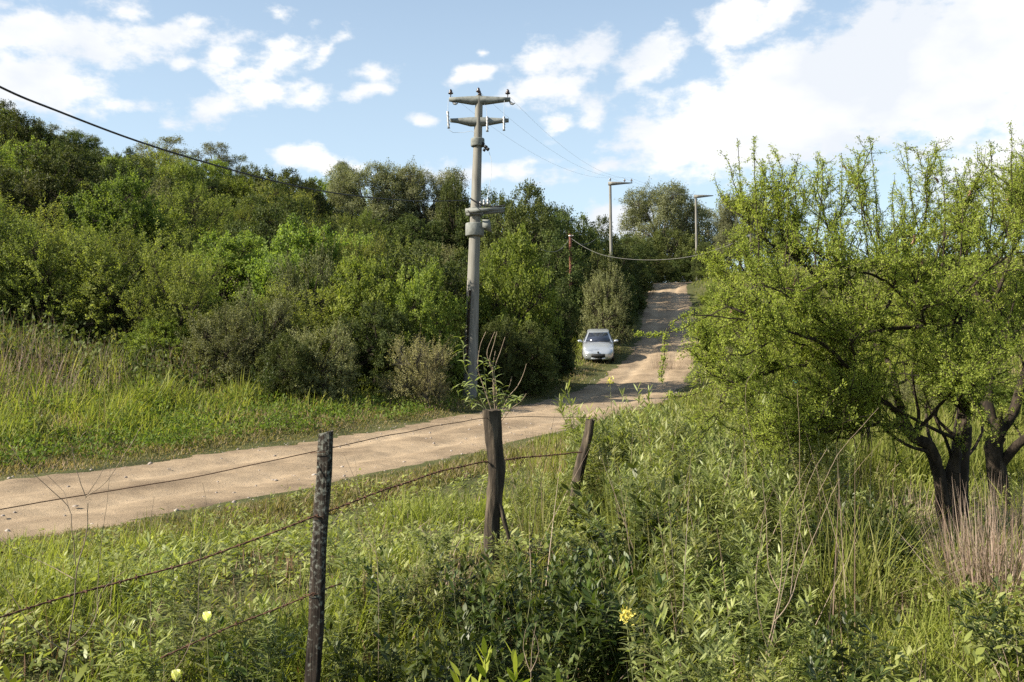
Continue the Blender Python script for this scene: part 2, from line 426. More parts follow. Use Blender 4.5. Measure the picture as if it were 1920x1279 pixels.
def ground(x, y, bed=False):
    x = np.atleast_1d(np.asarray(x, float)); y = np.atleast_1d(np.asarray(y, float))
    d, side, zr, hw, yr = road_info(x, y)
    e = np.maximum(d - hw, 0)
    left = .13 * np.minimum(e, 7) + .285 * np.maximum(np.minimum(e, 75) - 7, 0) * np.clip(1.15 - (yr - 92) / 25, 0, 1)
    rc = np.where(yr > 40, np.minimum((yr - 40) / 20, 1), 0)
    right = .022 * np.minimum(e, 16) + rc * .10 * np.minimum(e, 14)
    k = np.clip(e / 1.0, 0, 1)
    n = (vnoise(x * .9, y * .9, 1) - .5) * .16 + (vnoise(x * .22, y * .22, 2) - .5) * .5 * np.clip(e / 8, 0, 1)
    z = zr + np.where(side > 0, left, right) + n * k
    z -= .30 * np.exp(-((x + 1.3) ** 2 + (y - 5.4) ** 2) / 2.5)
    z += .30 * np.exp(-((x - .1) ** 2 / 2.2 + (y - 7.5) ** 2 / .9))
    if bed: z -= .12 * np.clip((hw - .45 - d) / .5, 0, 1)
    return z


def gz(x, y): return float(ground(x, y)[0])


# ------------------------------------------------------------------ ground and road
def ground_material():
    m, N, L = newmat('soil_and_litter')
    out = N.new('ShaderNodeOutputMaterial'); pr = N.new('ShaderNodeBsdfPrincipled'); L.new(pr.outputs[0], out.inputs[0])
    tc = N.new('ShaderNodeTexCoord')
    n1 = N.new('ShaderNodeTexNoise'); n1.inputs['Scale'].default_value = .5; n1.inputs['Detail'].default_value = 8; n1.inputs['Roughness'].default_value = .7; L.new(tc.outputs['Object'], n1.inputs['Vector'])
    n2 = N.new('ShaderNodeTexNoise'); n2.inputs['Scale'].default_value = 27; n2.inputs['Detail'].default_value = 6; L.new(tc.outputs['Object'], n2.inputs['Vector'])
    ad = N.new('ShaderNodeMath'); ad.operation = 'MULTIPLY_ADD'; L.new(n2.outputs[0], ad.inputs[0]); ad.inputs[1].default_value = .6; ad.inputs[2].default_value = -.3
    a2 = N.new('ShaderNodeMath'); L.new(n1.outputs[0], a2.inputs[0]); L.new(ad.outputs[0], a2.inputs[1])
    cr = N.new('ShaderNodeValToRGB'); L.new(a2.outputs[0], cr.inputs[0]); e = cr.color_ramp.elements
    e[0].position = .25; e[0].color = (.030, .028, .014, 1); e[1].position = .8; e[1].color = (.15, .125, .07, 1)
    q = e.new(.45); q.color = (.055, .062, .022, 1); q = e.new(.6); q.color = (.085, .085, .034, 1)
    L.new(cr.outputs[0], pr.inputs['Base Color']); pr.inputs['Roughness'].default_value = 1; pr.inputs['Specular IOR Level'].default_value = .1
    b = N.new('ShaderNodeBump'); b.inputs['Strength'].default_value = .9; b.inputs['Distance'].default_value = .05; L.new(n2.outputs[0], b.inputs['Height']); L.new(b.outputs[0], pr.inputs['Normal'])
    return m


def road_material():
    m, N, L = newmat('dirt_road_surface')
    out = N.new('ShaderNodeOutputMaterial'); pr = N.new('ShaderNodeBsdfPrincipled'); L.new(pr.outputs[0], out.inputs[0])
    tc = N.new('ShaderNodeTexCoord')
    n1 = N.new('ShaderNodeTexNoise'); n1.inputs['Scale'].default_value = .6; n1.inputs['Detail'].default_value = 9; n1.inputs['Roughness'].default_value = .65; L.new(tc.outputs['Object'], n1.inputs['Vector'])
    n2 = N.new('ShaderNodeTexNoise'); n2.inputs['Scale'].default_value = 14; n2.inputs['Detail'].default_value = 10; n2.inputs['Roughness'].default_value = .8; L.new(tc.outputs['Object'], n2.inputs['Vector'])
    ad = N.new('ShaderNodeMath'); ad.operation = 'MULTIPLY_ADD'; L.new(n2.outputs[0], ad.inputs[0]); ad.inputs[1].default_value = .45; ad.inputs[2].default_value = -.22
    a2 = N.new('ShaderNodeMath'); L.new(n1.outputs[0], a2.inputs[0]); L.new(ad.outputs[0], a2.inputs[1])
    at = N.new('ShaderNodeAttribute'); at.attribute_name = 'v'
    a3 = N.new('ShaderNodeMath'); L.new(a2.outputs[0], a3.inputs[0]); L.new(at.outputs['Fac'], a3.inputs[1])
    cr = N.new('ShaderNodeValToRGB'); L.new(a3.outputs[0], cr.inputs[0]); e = cr.color_ramp.elements
    e[0].position = .25; e[0].color = (.122, .088, .057, 1); e[1].position = .78; e[1].color = (.34, .258, .172, 1)
    q = e.new(.5); q.color = (.24, .178, .116, 1)
    L.new(cr.outputs[0], pr.inputs['Base Color']); pr.inputs['Roughness'].default_value = .95; pr.inputs['Specular IOR Level'].default_value = .15
    b = N.new('ShaderNodeBump'); b.inputs['Strength'].default_value = .7; b.inputs['Distance'].default_value = .03; L.new(n2.outputs[0], b.inputs['Height']); L.new(b.outputs[0], pr.inputs['Normal'])
    return m


def graded(lo, hi, mid, fine, growth):
    a = [mid]; s = fine
    while a[-1] < hi: a.append(a[-1] + s); s *= growth
    b = [mid]; s = fine
    while b[-1] > lo: b.append(b[-1] - s); s *= growth
    return np.array(b[:0:-1] + a)


def make_ground():
    xs = graded(-420, 420, 0, .3, 1.022); ys = graded(-60, 700, 10, .3, 1.018)
    X, Y = np.meshgrid(xs, ys); z = ground(X.ravel(), Y.ravel(), bed=True)
    nx, ny = len(xs), len(ys)
    i = (np.arange(ny - 1)[:, None] * nx + np.arange(nx - 1)[None, :]).ravel()
    f = np.stack([i, i + 1, i + nx + 1, i + nx], 1)
    mb = MB(); mb.add(np.stack([X.ravel(), Y.ravel(), z], 1), f)
    tag(mb.build('ground', ground_material(), smooth=True), kind='structure')


def make_road():
    r = spline(ROAD, 110); t = nrm(np.gradient(r[:, :2], axis=0)); nl = np.stack([-t[:, 1], t[:, 0]], 1)
    cols = np.linspace(-1, 1, 61); n = len(r); k = len(cols)
    jl = (vnoise(np.arange(n) * .065, np.zeros(n), 5) - .5) * .7 + (vnoise(np.arange(n) * .27, np.zeros(n), 6) - .5) * .3
    jr = (vnoise(np.arange(n) * .065, np.zeros(n), 8) - .5) * .7 + (vnoise(np.arange(n) * .27, np.zeros(n), 9) - .5) * .3
    off = np.where(cols[None, :] > 0, cols[None, :] * (r[:, 3] + jl)[:, None], cols[None, :] * (r[:, 3] + jr)[:, None])
    X = r[:, 0, None] + nl[:, 0, None] * off; Y = r[:, 1, None] + nl[:, 1, None] * off
    rut = -.06 * (np.exp(-((cols - .38) / .13) ** 2) + np.exp(-((cols + .36) / .13) ** 2)) - .075 * np.abs(cols) ** 10
    z = ground(X.ravel(), Y.ravel()).reshape(n, k) + rut[None, :] + .012
    z += (vnoise(X.ravel() * 3, Y.ravel() * 3, 11).reshape(n, k) - .5) * .03 + (vnoise(X.ravel() * 9, Y.ravel() * 9, 12).reshape(n, k) - .5) * .022
    i = (np.arange(n - 1)[:, None] * k + np.arange(k - 1)[None, :])
    f = np.stack([i, i + k, i + k + 1, i + 1], -1).reshape(-1, 4)[:, ::-1]
    cm = (cols[1:] + cols[:-1]) / 2
    a = .13 * (np.exp(-((cm - .38) / .14) ** 2) + np.exp(-((cm + .36) / .14) ** 2)) - .05 * np.exp(-(cm / .12) ** 2) - .16 * np.abs(cm) ** 4
    mb = MB(); mb.add(np.stack([X.ravel(), Y.ravel(), z.ravel()], 1), f, np.tile(a, n - 1))
    tag(mb.build('dirt_road', road_material(), smooth=True), kind='structure')
    # loose stones
    mb = MB()
    ico = np.array([(0, 0, 1), (.9, 0, .3), (.28, .85, .3), (-.72, .53, .3), (-.72, -.53, .3), (.28, -.85, .3), (.72, .53, -.4), (-.28, .85, -.4), (-.9, 0, -.4), (-.28, -.85, -.4), (.72, -.53, -.4)])
    fc = np.array([(0, 1, 2), (0, 2, 3), (0, 3, 4), (0, 4, 5), (0, 5, 1), (1, 6, 2), (2, 6, 7), (2, 7, 3), (3, 7, 8), (3, 8, 4), (4, 8, 9), (4, 9, 5), (5, 9, 10), (5, 10, 1), (1, 10, 6)])
    m = 2600
    ii = RNG.integers(110 * 3, 110 * 8, m); u = RNG.uniform(-1, 1, m); u = np.sign(u) * np.abs(u) ** .7
    sx = r[ii, 0] + nl[ii, 0] * u * r[ii, 3]; sy = r[ii, 1] + nl[ii, 1] * u * r[ii, 3]; sz = ground(sx, sy)
    s = .008 + .032 * RNG.random(m) ** 7
    for j in range(m):
        sc = s[j] * RNG.uniform(.6, 1.4, 3) * np.array([1, 1, .6])
        mb.add(ico * sc * RNG.uniform(.8, 1.2, (11, 1)) + np.array([sx[j], sy[j], sz[j] + s[j] * .2]), fc, RNG.random())
    tag(mb.build('road_stones', solid('stone', [(.16, .13, .11), (.34, .29, .25)], scale=5), None), 'loose pebbles and small stones scattered on the dirt road', 'stones', kind='stuff')


make_ground()
make_road()

# ------------------------------------------------------------------ utility poles
def vec(*a): return Vector(a)


def main_pole():
    D = 33.0
    top = P(897.5, 168, D); bx = P(882, 690, D)
    zb = gz(bx.x, bx.y) - .3
    h = top.z - zb
    root = empty('utility_pole', (bx.x, D, zb))
    tag(root, 'tall weathered concrete utility pole with two tapered crossarms beside the road', 'utility pole')
    lean = (P(898, 200, D).x - bx.x) / (P(898, 200, D).z - P(882, 690, D).z)
    px = D / F
    def ax(z): return vec(lean * (z - (bx.z - zb)), 0, z)            # pole axis at a height above the base
    def zz(py): return P(890, py, D).z - zb
    sh = MB()
    zs = np.linspace(0, zz(180), 24); zl = zz(690); zu = zz(180)
    rad = [(13.5 - (13.5 - 6.8) * min(max((z - zl) / (zu - zl), -.15), 1)) * px for z in zs]
    tube(sh, [ax(z) for z in zs], rad, 20)
    sh.build('shaft', M['concrete'], root, smooth=True)
    def collar(py0, py1, r):
        c = MB(); a = ax(zz(py1)); z0 = 0; z1 = zz(py0) - zz(py1); r *= px
        lathe(c, [(r * .55, z0), (r * .93, z0), (r, z0 + .03), (r, z1 - .03), (r * .95, z1), (r * .45, z1)], a, 20)
        return c.build('collar', M['concrete_new'], root, smooth=False)
    collar(260, 275, 13); collar(419, 443, 17.5); collar(391, 405, 14.5)
    def arm(px0, px1, py_end0, py_end1, py_mid1, pcx):
        """tapered precast crossarm: thin at the tips, deep in the middle"""
        c = MB(); w = .09
        rows = []
        for (q, t, b, ww) in ((px0, py_end0, py_end1, .09), (px0 + 14, py_end0 - .5, py_end1 + 1.5, .10), (pcx - 12, py_end0 - 2, py_mid1, w + .03), (pcx + 12, py_end0 - 2, py_mid1, w + .03), (px1 - 14, py_end0 - .5, py_end1 + 1.5, .10), (px1, py_end0, py_end1, .09)):
            a = P(q, t, D) - root.location; e = P(q, b, D) - root.location
            rows += [(a.x, -ww, a.z), (a.x, ww, a.z), (e.x, ww, e.z), (e.x, -ww, e.z)]
        f = [(4 * i + j, 4 * i + (j + 1) % 4, 4 * i + 4 + (j + 1) % 4, 4 * i + 4 + j) for i in range(5) for j in range(4)] + [(3, 2, 1, 0), (20, 21, 22, 23)]
        c.add(rows, f)
        return c.build('crossarm', M['concrete_new'], root)
    arm(842, 957, 184, 189.5, 195.5, 897); arm(844, 954, 223.5, 228.5, 236, 894)
    def pin_insulator(px_, py_, s=1.0):
        c = MB(); b = P(px_, py_, D) - root.location
        lathe(c, [(.012, 0), (.016, .12 * s), (.05 * s, .13 * s), (.085 * s, .15 * s), (.088 * s, .175 * s), (.05 * s, .20 * s), (.058 * s, .23 * s), (.045 * s, .27 * s), (.018 * s, .30 * s), (0, .305 * s)], b, 12)
        c.build('insulator', M['porcelain'], root, smooth=True)
    pin_insulator(845, 184); pin_insulator(952, 184); pin_insulator(897, 180, .95); pin_insulator(900, 183, .7)
    def cutout(px_, py0, py1, tilt=0.0):
        """hanging fuse / arrester: ribbed stick with a clamp"""
        c = MB(); a = P(px_, py0, D) - root.location; e = P(px_ + tilt, py1, D) - root.location
        L = (a - e).length; n = 9
        prof = []
        for i in range(n):
            z = L * i / (n - 1); prof.append((.028 if i % 2 else .05, z))
        v0 = len(c.v); lathe(c, [(0, 0)] + prof + [(0, L)], (0, 0, 0), 8)
        rot = (a - e).to_track_quat('Z', 'Y').to_matrix()
        c.v = [v @ np.array(rot).T + np.array(tuple(e + vec(0, -.16, 0))) for v in c.v]
        box(c, a + vec(0, -.09, .02), (.07, .2, .06))
        c.build('fuse_cutout', M['steel'], root)
    cutout(840, 214, 243, 2); cutout(914, 224, 249); cutout(945, 224, 247)
    # small hardware under the tips of the upper arm
    for q in (849, 956):
        c = MB(); a = P(q, 191, D) - root.location
        tube(c, [a, a + vec(.05, -.02, -.06), a + vec(.11, -.04, -.09)], [.03, .05, .035], 8)
        tube(c, [a + vec(.11, -.04, -.09), a + vec(.17, -.04, -.05)], [.03, .02], 6)
        c.build('strain_clamp', M['steel'], root)
    # switch cluster by the upper collar
    c = MB()
    for (q, y, s) in ((905, 272, .12), (911, 277, .1), (915, 281, .09), (908, 283, .08)):
        a = P(q, y, D) - root.location
        box(c, a + vec(0, -.12, 0), (s, .12, s * .9), Matrix.Rotation(.5, 3, 'Y'))
    tube(c, [P(900, 268, D) - root.location, P(915, 283, D) - root.location], .025, 6)
    c.build('switch_box', M['black'], root)
    # transformer platform: two precast beams, a short stub and brackets
    for dy in (-.27, .27):
        c = MB()
        a = P(873, 394, D) - root.location; e = P(946, 396, D) - root.location; b = P(946, 391.5, D) - root.location; d = P(873, 402, D) - root.location
        rows = []
        for s in (-.06, .06):
            rows += [(a.x, dy + s, a.z), (b.x, dy + s, b.z), (e.x, dy + s, e.z), (d.x, dy + s, d.z)]
        c.add(rows, [(0, 1, 2, 3), (7, 6, 5, 4), (0, 4, 5, 1), (1, 5, 6, 2), (2, 6, 7, 3), (3, 7, 4, 0)])
        c.build('platform_beam', M['concrete_new'], root)
    for dy in (-.24, .24):
        c = MB()
        a = P(905, 414, D) - root.location; b = P(919, 414, D) - root.location; e = P(922, 434, D) - root.location; d = P(905, 428, D) - root.location
        rows = []
        for s in (-.05, .05):
            rows += [(a.x, dy + s, a.z), (b.x, dy + s, b.z), (e.x, dy + s, e.z), (d.x, dy + s, d.z)]
        c.add(rows, [(0, 1, 2, 3), (7, 6, 5, 4), (0, 4, 5, 1), (1, 5, 6, 2), (2, 6, 7, 3), (3, 7, 4, 0)])
        c.build('platform_bracket', M['concrete_new'], root)
    c = MB()
    for (q, y) in ((901, 384), (908, 381), (915, 380)):
        a = P(q, y, D) - root.location
        lathe(c, [(.02, -.1), (.05, -.08), (.05, -.03), (.03, 0), (.05, .03), (.045, .09), (0, .1)], a + vec(0, -.1, 0), 8)
    c.build('spool_insulator', M['steel'], root)
    def lead(pts, r, mat, nm):
        c = MB(); q = np.array([tuple(P(a, b, D) - root.location + vec(0, dy, 0)) for a, b, dy in pts])
        q = np.stack([np.interp(np.linspace(0, len(q) - 1, 5 * len(q)), np.arange(len(q)), q[:, i]) for i in range(3)], 1)
        tube(c, q, r, 5); c.build(nm, mat, root)
    lead([(882, 374, -.25), (890, 380, -.3), (905, 388, -.3), (925, 391, -.3), (948, 388, -.3)], .028, M['black'], 'service_lead')
    lead([(878, 398, -.38), (884, 404, -.4), (900, 405, -.4), (925, 403, -.4)], .016, M['black'], 'service_lead')
    lead([(898, 405, -.4), (905, 413, -.35), (922, 411, -.3)], .018, M['black'], 'service_lead')
    lead([(841, 189, -.1), (840, 205, -.1), (840, 216, -.1)], .006, M['wire'], 'jumper_wire')
    lead([(946, 190, -.1), (945, 207, -.1), (945, 224, -.1)], .006, M['wire'], 'jumper_wire')
    lead([(905, 186, -.1), (912, 205, -.1), (914, 224, -.1)], .006, M['wire'], 'jumper_wire')
    lead([(842, 245, -.1), (850, 250, -.1), (868, 250, -.1), (884, 247, -.1), (905, 258, -.1)], .006, M['wire'], 'jumper_wire')
    lead([(917, 286, -.1), (921, 300, -.1), (922, 325, -.1), (918, 348, -.1), (913, 380, -.1)], .007, M['wire'], 'jumper_wire')
    c = MB(); tube(c, [P(a_, b_, D) - root.location + vec(0, -.2, 0) for a_, b_ in ((876, 700), (877, 660), (878, 620), (880, 580), (882, 545))], .045, 8); c.build('cable_conduit', M['bark'], root)
    return root


def arm_pole(px, py_top, D, arm_px, w_px, label, mat='concrete', insul=True):
    t = P(px, py_top, D); zb = gz(t.x, D) - .3; h = t.z - zb; k = D / F
    root = empty('utility_pole', (t.x, D, zb)); tag(root, label, 'utility pole')
    sh = MB(); tube(sh, [vec(-.01 * i, 0, h * i / 10) for i in range(11)], np.linspace(w_px * .62, w_px * .42, 11) * k, 14)
    sh.build('shaft', M[mat], root, smooth=True)
    if arm_px:
        c = MB(); x0 = -3.5 * k - .1; x1 = arm_px * k; rows = []
        for (x, t0, b0, ww) in ((x0, .02, -5.2 * k, .12), (5 * k - .1, .02, -5.2 * k, .12), (x1, -.02 + 1 * k * 0, -1.6 * k, .06)):
            rows += [(x, -ww, h + t0), (x, ww, h + t0), (x, ww, h + b0), (x, -ww, h + b0)]
        f = [(4 * i + j, 4 * i + (j + 1) % 4, 4 * i + 4 + (j + 1) % 4, 4 * i + 4 + j) for i in range(2) for j in range(4)] + [(3, 2, 1, 0), (8, 9, 10, 11)]
        c.add(rows, f); c.build('crossarm', M[mat], root)
        if insul:
            for x in (x0 + .12, x1 * .62, x1 - .06):
                q = MB(); s = .8
                zt = h if x < 1 * k else h - .05
                lathe(q, [(.012, 0), (.016, .1), (.07, .12), (.075, .15), (.04, .18), (.05, .21), (.02, .26), (0, .27)], (x, 0, zt + .01), 8)
                q.build('insulator', M['porcelain'], root, smooth=True)
    return root


def cable(name, pts, r, mat, label, cat, sides=6, n=60, group=None):
    q = np.array([tuple(p) for p in pts]); s = np.linspace(0, len(q) - 1, n)
    # catmull-rom through the points
    qq = np.vstack([2 * q[0] - q[1], q, 2 * q[-1] - q[-2]]); out = []
    for u in s:
        i = min(int(u), len(q) - 2); t = u - i; a, b, c, d = qq[i:i + 4]
        out.append(.5 * (2 * b + (c - a) * t + (2 * a - 5 * b + 4 * c - d) * t * t + (3 * b - a - 3 * c + d) * t ** 3))
    mb = MB(); tube(mb, out, r, sides)
    return tag(mb.build(name, M[mat], smooth=True), label, cat, group)


def sag(a, b, s, n=12):
    return [a.lerp(b, i / n) - Vector((0, 0, 4 * s * (i / n) * (1 - i / n))) for i in range(n + 1)]


main_pole()
arm_pole(1147, 342, 62, 39, 5.6, 'second concrete pole with one sided crossarm rising behind the roadside trees')
arm_pole(1306.5, 366, 100, 31, 4.5, 'far pale pole with one sided crossarm before the brownish gum trees', insul=False)
arm_pole(1288.5, 398, 118, 0, 4.2, 'shortest pale pole without an arm, farthest one up the hill')


def bare_pole(px, py, D, wpx, name, label, cat, mat, capped=False):
    t = P(px, py, D); zb = gz(t.x, D) - .3; root = empty(name, (t.x, D, zb)); tag(root, label, cat); h = t.z - zb; k = D / F
    c = MB(); tube(c, [vec(.012 * math.sin(i * 1.3), 0, h * i / 8) for i in range(9)], np.linspace(wpx * .55, wpx * .45, 9) * k, 10); c.build('shaft', M[mat], root, smooth=True)
    if capped:
        c = MB(); box(c, (0.02, -.1, h - .12), (.28, .06, .06)); c.build('bracket', M['steel'], root)
        c = MB(); lathe(c, [(.02, -.06), (.05, -.04), (.03, 0), (.05, .04), (0, .06)], (.14, -.15, h - .12), 8); c.build('insulator', M['porcelain'], root)
    return root


bare_pole(1069.5, 439, 57, 6, 'telephone_pole', 'slim rusty brown telephone pole among trees left of the road', 'telephone pole', 'rust_pole', True)
bare_pole(1408, 425, 30, 5.5, 'wooden_stake', 'grey weathered wooden stake seen through the thorn tree branches', 'stake', 'bark_grey')

# thick service cable: one straight span in plan from the left foreground to the pole
ends = {}
cpts = []
for (px, py) in ((-700, -290), (-420, -80), (-200, 55), (0, 163), (110, 209), (250, 262), (380, 303), (520, 341), (640, 364), (760, 376), (830, 377), (878, 375)):
    inv = 1 / 12.0 + (1 / 32.9 - 1 / 12.0) * px / 880.0
    cpts.append(P(px, py, 1 / inv))
cable('power_cable', cpts, .0145, 'black', 'thick black cable sagging down from the upper left to the concrete pole', 'power cable', n=90)
p2t = P(1147, 340, 62)
for (a, bx_, lab, lab2) in (((845, 178), 0.0, 'faint thin conductor from the left insulator of the tall pole', 'leftmost faint conductor from the second pole on to the far pole'), ((899, 172), .8, 'faint thin conductor from the middle insulator of the tall pole', 'middle faint conductor from the second pole on to the far pole'), ((952, 178), 1.3, 'faint thin conductor from the right end of the tall crossarm', 'rightmost faint conductor from the second pole on to the far pole')):
    q = P(a[0], a[1], 32.9) if a[0] != 899 else P(a[0], a[1], 32.95)
    cable('conductor', sag(q, p2t + Vector((bx_ - .1, 0, .22)), .75), .0042, 'wire', lab, 'power line', sides=4, n=40)
    cable('conductor', sag(p2t + Vector((bx_ - .1, 0, .22)), P(1306 + bx_ * 18, 365, 100), .4), .005, 'wire', lab2, 'power line', sides=4, n=24)
cable('telephone_cable', [P(1000, 462, 48), P(1030, 472, 51), P(1050, 468, 54), P(1068, 449, 57)], .011, 'cable_grey', 'grey cable dipping from the trees up to the rusty pole', 'telephone cable', n=30)
cable('telephone_cable', [P(1071, 447, 57), P(1095, 463, 55), P(1130, 478, 52), P(1180, 486, 48), P(1240, 487, 44), P(1300, 480, 40), P(1360, 462, 36), P(1408, 440, 30.2)], .0085, 'cable_grey', 'long sagging grey cable crossing over the road from the rusty pole', 'telephone cable', n=60)
cable('telephone_cable', [P(1071, 447, 57), P(1090, 458, 60), P(1112, 452, 64), P(1140, 428, 68)], .013, 'cable_grey', 'short grey cable from the rusty pole up into trees behind', 'telephone cable', n=30)

# ------------------------------------------------------------------ fence
def slab_post():
    """split slab post: flat lichened front, narrow reddish side"""
    D = 5.6
    t = P(611, 811, D); b = P(585, 1300, D); zb = gz(b.x, D) - .35
    root = empty('fence_post', (b.x, D, zb)); tag(root, 'straight slab fence post spotted with pale lichen, nearest the camera', 'fence post')
    h = t.z - zb; hb = b.z - zb; lean = (t.x - b.x) / (t.z - b.z); mb = MB(); n = 46; w = .040; k = 12
    sec = np.array([(-1, -.55), (-.55, -.75), (0, -.8), (.5, -.85), (.82, -.8), (1, -.35), (1.02, .3), (.9, .7), (.3, .8), (-.3, .8), (-.85, .7), (-1.02, .1)])
    rows = []
    for i in range(n):
        z = h * i / (n - 1)
        s = w * (1 + .06 * (1 - z / h)); j = 1 + (vnoise(np.arange(k) * 1.7 + 3, np.full(k, z * 9), 21) - .5) * .14
        c = sec * s * j[:, None]
        rows.append(np.stack([c[:, 0] + lean * (z - hb) + .004 * math.sin(z * 7), c[:, 1], np.full(k, z)], 1))
    rows[-1][:, 2] += (sec[:, 0] * .010) + RNG.uniform(-.006, .006, k)
    v = np.concatenate(rows); i = np.arange(n - 1)[:, None] * k; j = np.arange(k)[None, :]; q = (j + 1) % k
    mb.add(v, np.stack([i + j, i + q, i + k + q, i + k + j], -1).reshape(-1, 4))
    top = rows[-1]; mb.add(np.vstack([top, top.mean(0)]), np.array([[a, (a + 1) % k, k] for a in range(k)]))
    mb.build('post', M['post'], root)
    for (py) in (848, 968, 1112):
        st = MB()
        p = P(600 - (py - 848) * .05, py, D) - root.location
        tube(st, [p + vec(-.05, -.02, -.004), p + vec(-.03, -.04, 0), p + vec(.03, -.045, .003), p + vec(.05, -.02, .006)], .0022, 4)
        st.build('wire_tie', M['rust'], root)
    return root


def round_post(name, pts, D, radii, label, seed, mat='oldwood', extra=None):
    """gnarled post along pixel points"""
    c = [P(a, b, D) for a, b in pts]; base = c[-1].copy(); base.z = gz(base.x, D) - .25
    root = empty(name, base); tag(root, label, 'fence post')
    q = np.array([tuple(p - base) for p in [base] + c[::-1]]); s = np.linspace(0, len(q) - 1, 44)
    q2 = np.stack([np.interp(s, np.arange(len(q)), q[:, i]) for i in range(3)], 1)
    k9 = np.ones(5) / 5
    for i in range(2): q2[2:-2, i] = np.convolve(q2[:, i], k9, 'valid')
    rr = np.interp(s, np.arange(len(q)), [radii[-1]] + list(radii[::-1])) * D / F
    mb = MB(); k = 18; ang = np.arange(k) * 2 * math.pi / k; rows = []
    for i in range(len(q2)):
        gro = 1 + .10 * np.sin(ang * 3 + seed) + .10 * np.sin(ang * 7 + seed * 2 + q2[i, 2] * 2) + (vnoise(ang * 2.2 + seed, np.full(k, q2[i, 2] * 11), 31) - .5) * .22
        rows.append(np.stack([q2[i, 0] + np.cos(ang) * rr[i] * gro, q2[i, 1] + np.sin(ang) * rr[i] * gro, np.full(k, q2[i, 2])], 1))
    rows[-1][:, 2] += RNG.uniform(-.012, .008, k)
    v = np.concatenate(rows); n = len(rows); i = np.arange(n - 1)[:, None] * k; j = np.arange(k)[None, :]; qn = (j + 1) % k
    mb.add(v, np.stack([i + j, i + qn, i + k + qn, i + k + j], -1).reshape(-1, 4))
    top = rows[-1]; cen = top.mean(0); cen[2] -= .02; mb.add(np.vstack([top, cen]), np.array([[a, (a + 1) % k, k] for a in range(k)]))
    if extra:
        for pts2, r0 in extra:
            tube(mb, [P(a, b, D) - base + vec(0, -.03, 0) for a, b in pts2], np.linspace(r0, r0 * .5, len(pts2)) * D / F, 8)
    mb.build('post', M[mat], root)
    st = MB(); return root


slab_post()
round_post('fence_post', [(920, 768), (922, 800), (928, 850), (931, 880), (928, 930), (921, 975), (921, 1010)], 7.5, [16, 16.5, 15.5, 16, 15, 14, 15], 'thick gnarled round fence post with a weed sprouting behind its top', 2, extra=[([(931, 930), (940, 955), (948, 985), (955, 1010)], 6)])
round_post('fence_post', [(1108, 786), (1104, 815), (1094, 850), (1085, 890), (1078, 930), (1074, 960)], 10.3, [8, 8.5, 9.5, 9.5, 9, 8.5], 'thin crooked leaning fence post half hidden in weeds', 5)


def fence_wire(name, stations, r, barbs, label, cat, mat):
    pts = [P(a, b, D) for a, b, D in stations]
    q = np.array([tuple(p) for p in pts]); seg = np.concatenate([[0], np.cumsum(np.linalg.norm(np.diff(q, axis=0), axis=1))])
    n = int(seg[-1] / (.03 if barbs else .1)); s = np.linspace(0, seg[-1], n)
    c = np.stack([np.interp(s, seg, q[:, i]) for i in range(3)], 1)
    kk = np.ones(7) / 7
    c2 = c.copy()
    for i in range(3): c2[3:-3, i] = np.convolve(c[:, i], kk, 'valid')
    c2[:, 2] += (vnoise(s * 3, s * 0, 41) - .5) * .010
    mb = MB()
    if barbs:
        for ph in (0, math.pi):
            o = np.stack([0 * s, np.cos(s * 60 + ph), np.sin(s * 60 + ph)], 1) * r * .9
            tube(mb, c2 + o, r, 4)
        t = .05
        while t < seg[-1] - .05:
            p = np.array([np.interp(t, s, c2[:, i]) for i in range(3)])
            for k in range(2):
                d = nrm(RNG.normal(size=3)) * RNG.uniform(.013, .02)
                tube(mb, [p - d, p + d], r * .75, 4)
            tube(mb, [p + np.array([-.008, 0, 0]), p + np.array([.008, 0, 0])], r * 2.1, 6)
            t += RNG.uniform(.075, .10)
    else: tube(mb, c2, r, 5)
    return tag(mb.build(name, M[mat]), label, cat)


fence_wire('fence_wire', [(-300, 1005, 4.1), (0, 954, 4.75), (150, 932, 5.0), (300, 905, 5.2), (450, 878, 5.4), (600, 846, 5.55), (680, 828, 5.9), (760, 810, 6.4), (840, 795, 6.9), (915, 783, 7.42), (1000, 781, 8.6), (1105, 783, 10.2)], .0028, False, 'plain top fence wire running across in front of the dirt road', 'fence wire', 'rust')
fence_wire('barbed_wire', [(-300, 1262, 4.1), (0, 1157, 4.75), (120, 1121, 4.95), (250, 1085, 5.15), (370, 1050, 5.3), (480, 1012, 5.42), (595, 968, 5.55), (680, 935, 5.9), (760, 905, 6.4), (840, 880, 6.9), (912, 866, 7.42), (1000, 856, 8.6), (1092, 848, 10.2)], .0034, True, 'rusty barbed middle wire strung between the three fence posts', 'barbed wire', 'rust')
fence_wire('barbed_wire', [(300, 1235, 5.2), (400, 1190, 5.3), (440, 1172, 5.4), (592, 1112, 5.55), (640, 1095, 5.8)], .003, True, 'slack rusty barbed bottom wire left of the slab post', 'barbed wire', 'rust')

# ------------------------------------------------------------------ parked car
def car_paint():
    return solid('silver_paint', [(.42, .44, .47), (.47, .49, .52)], scale=3, rough=.33, metal=.6, spec=.5, coat=.5)


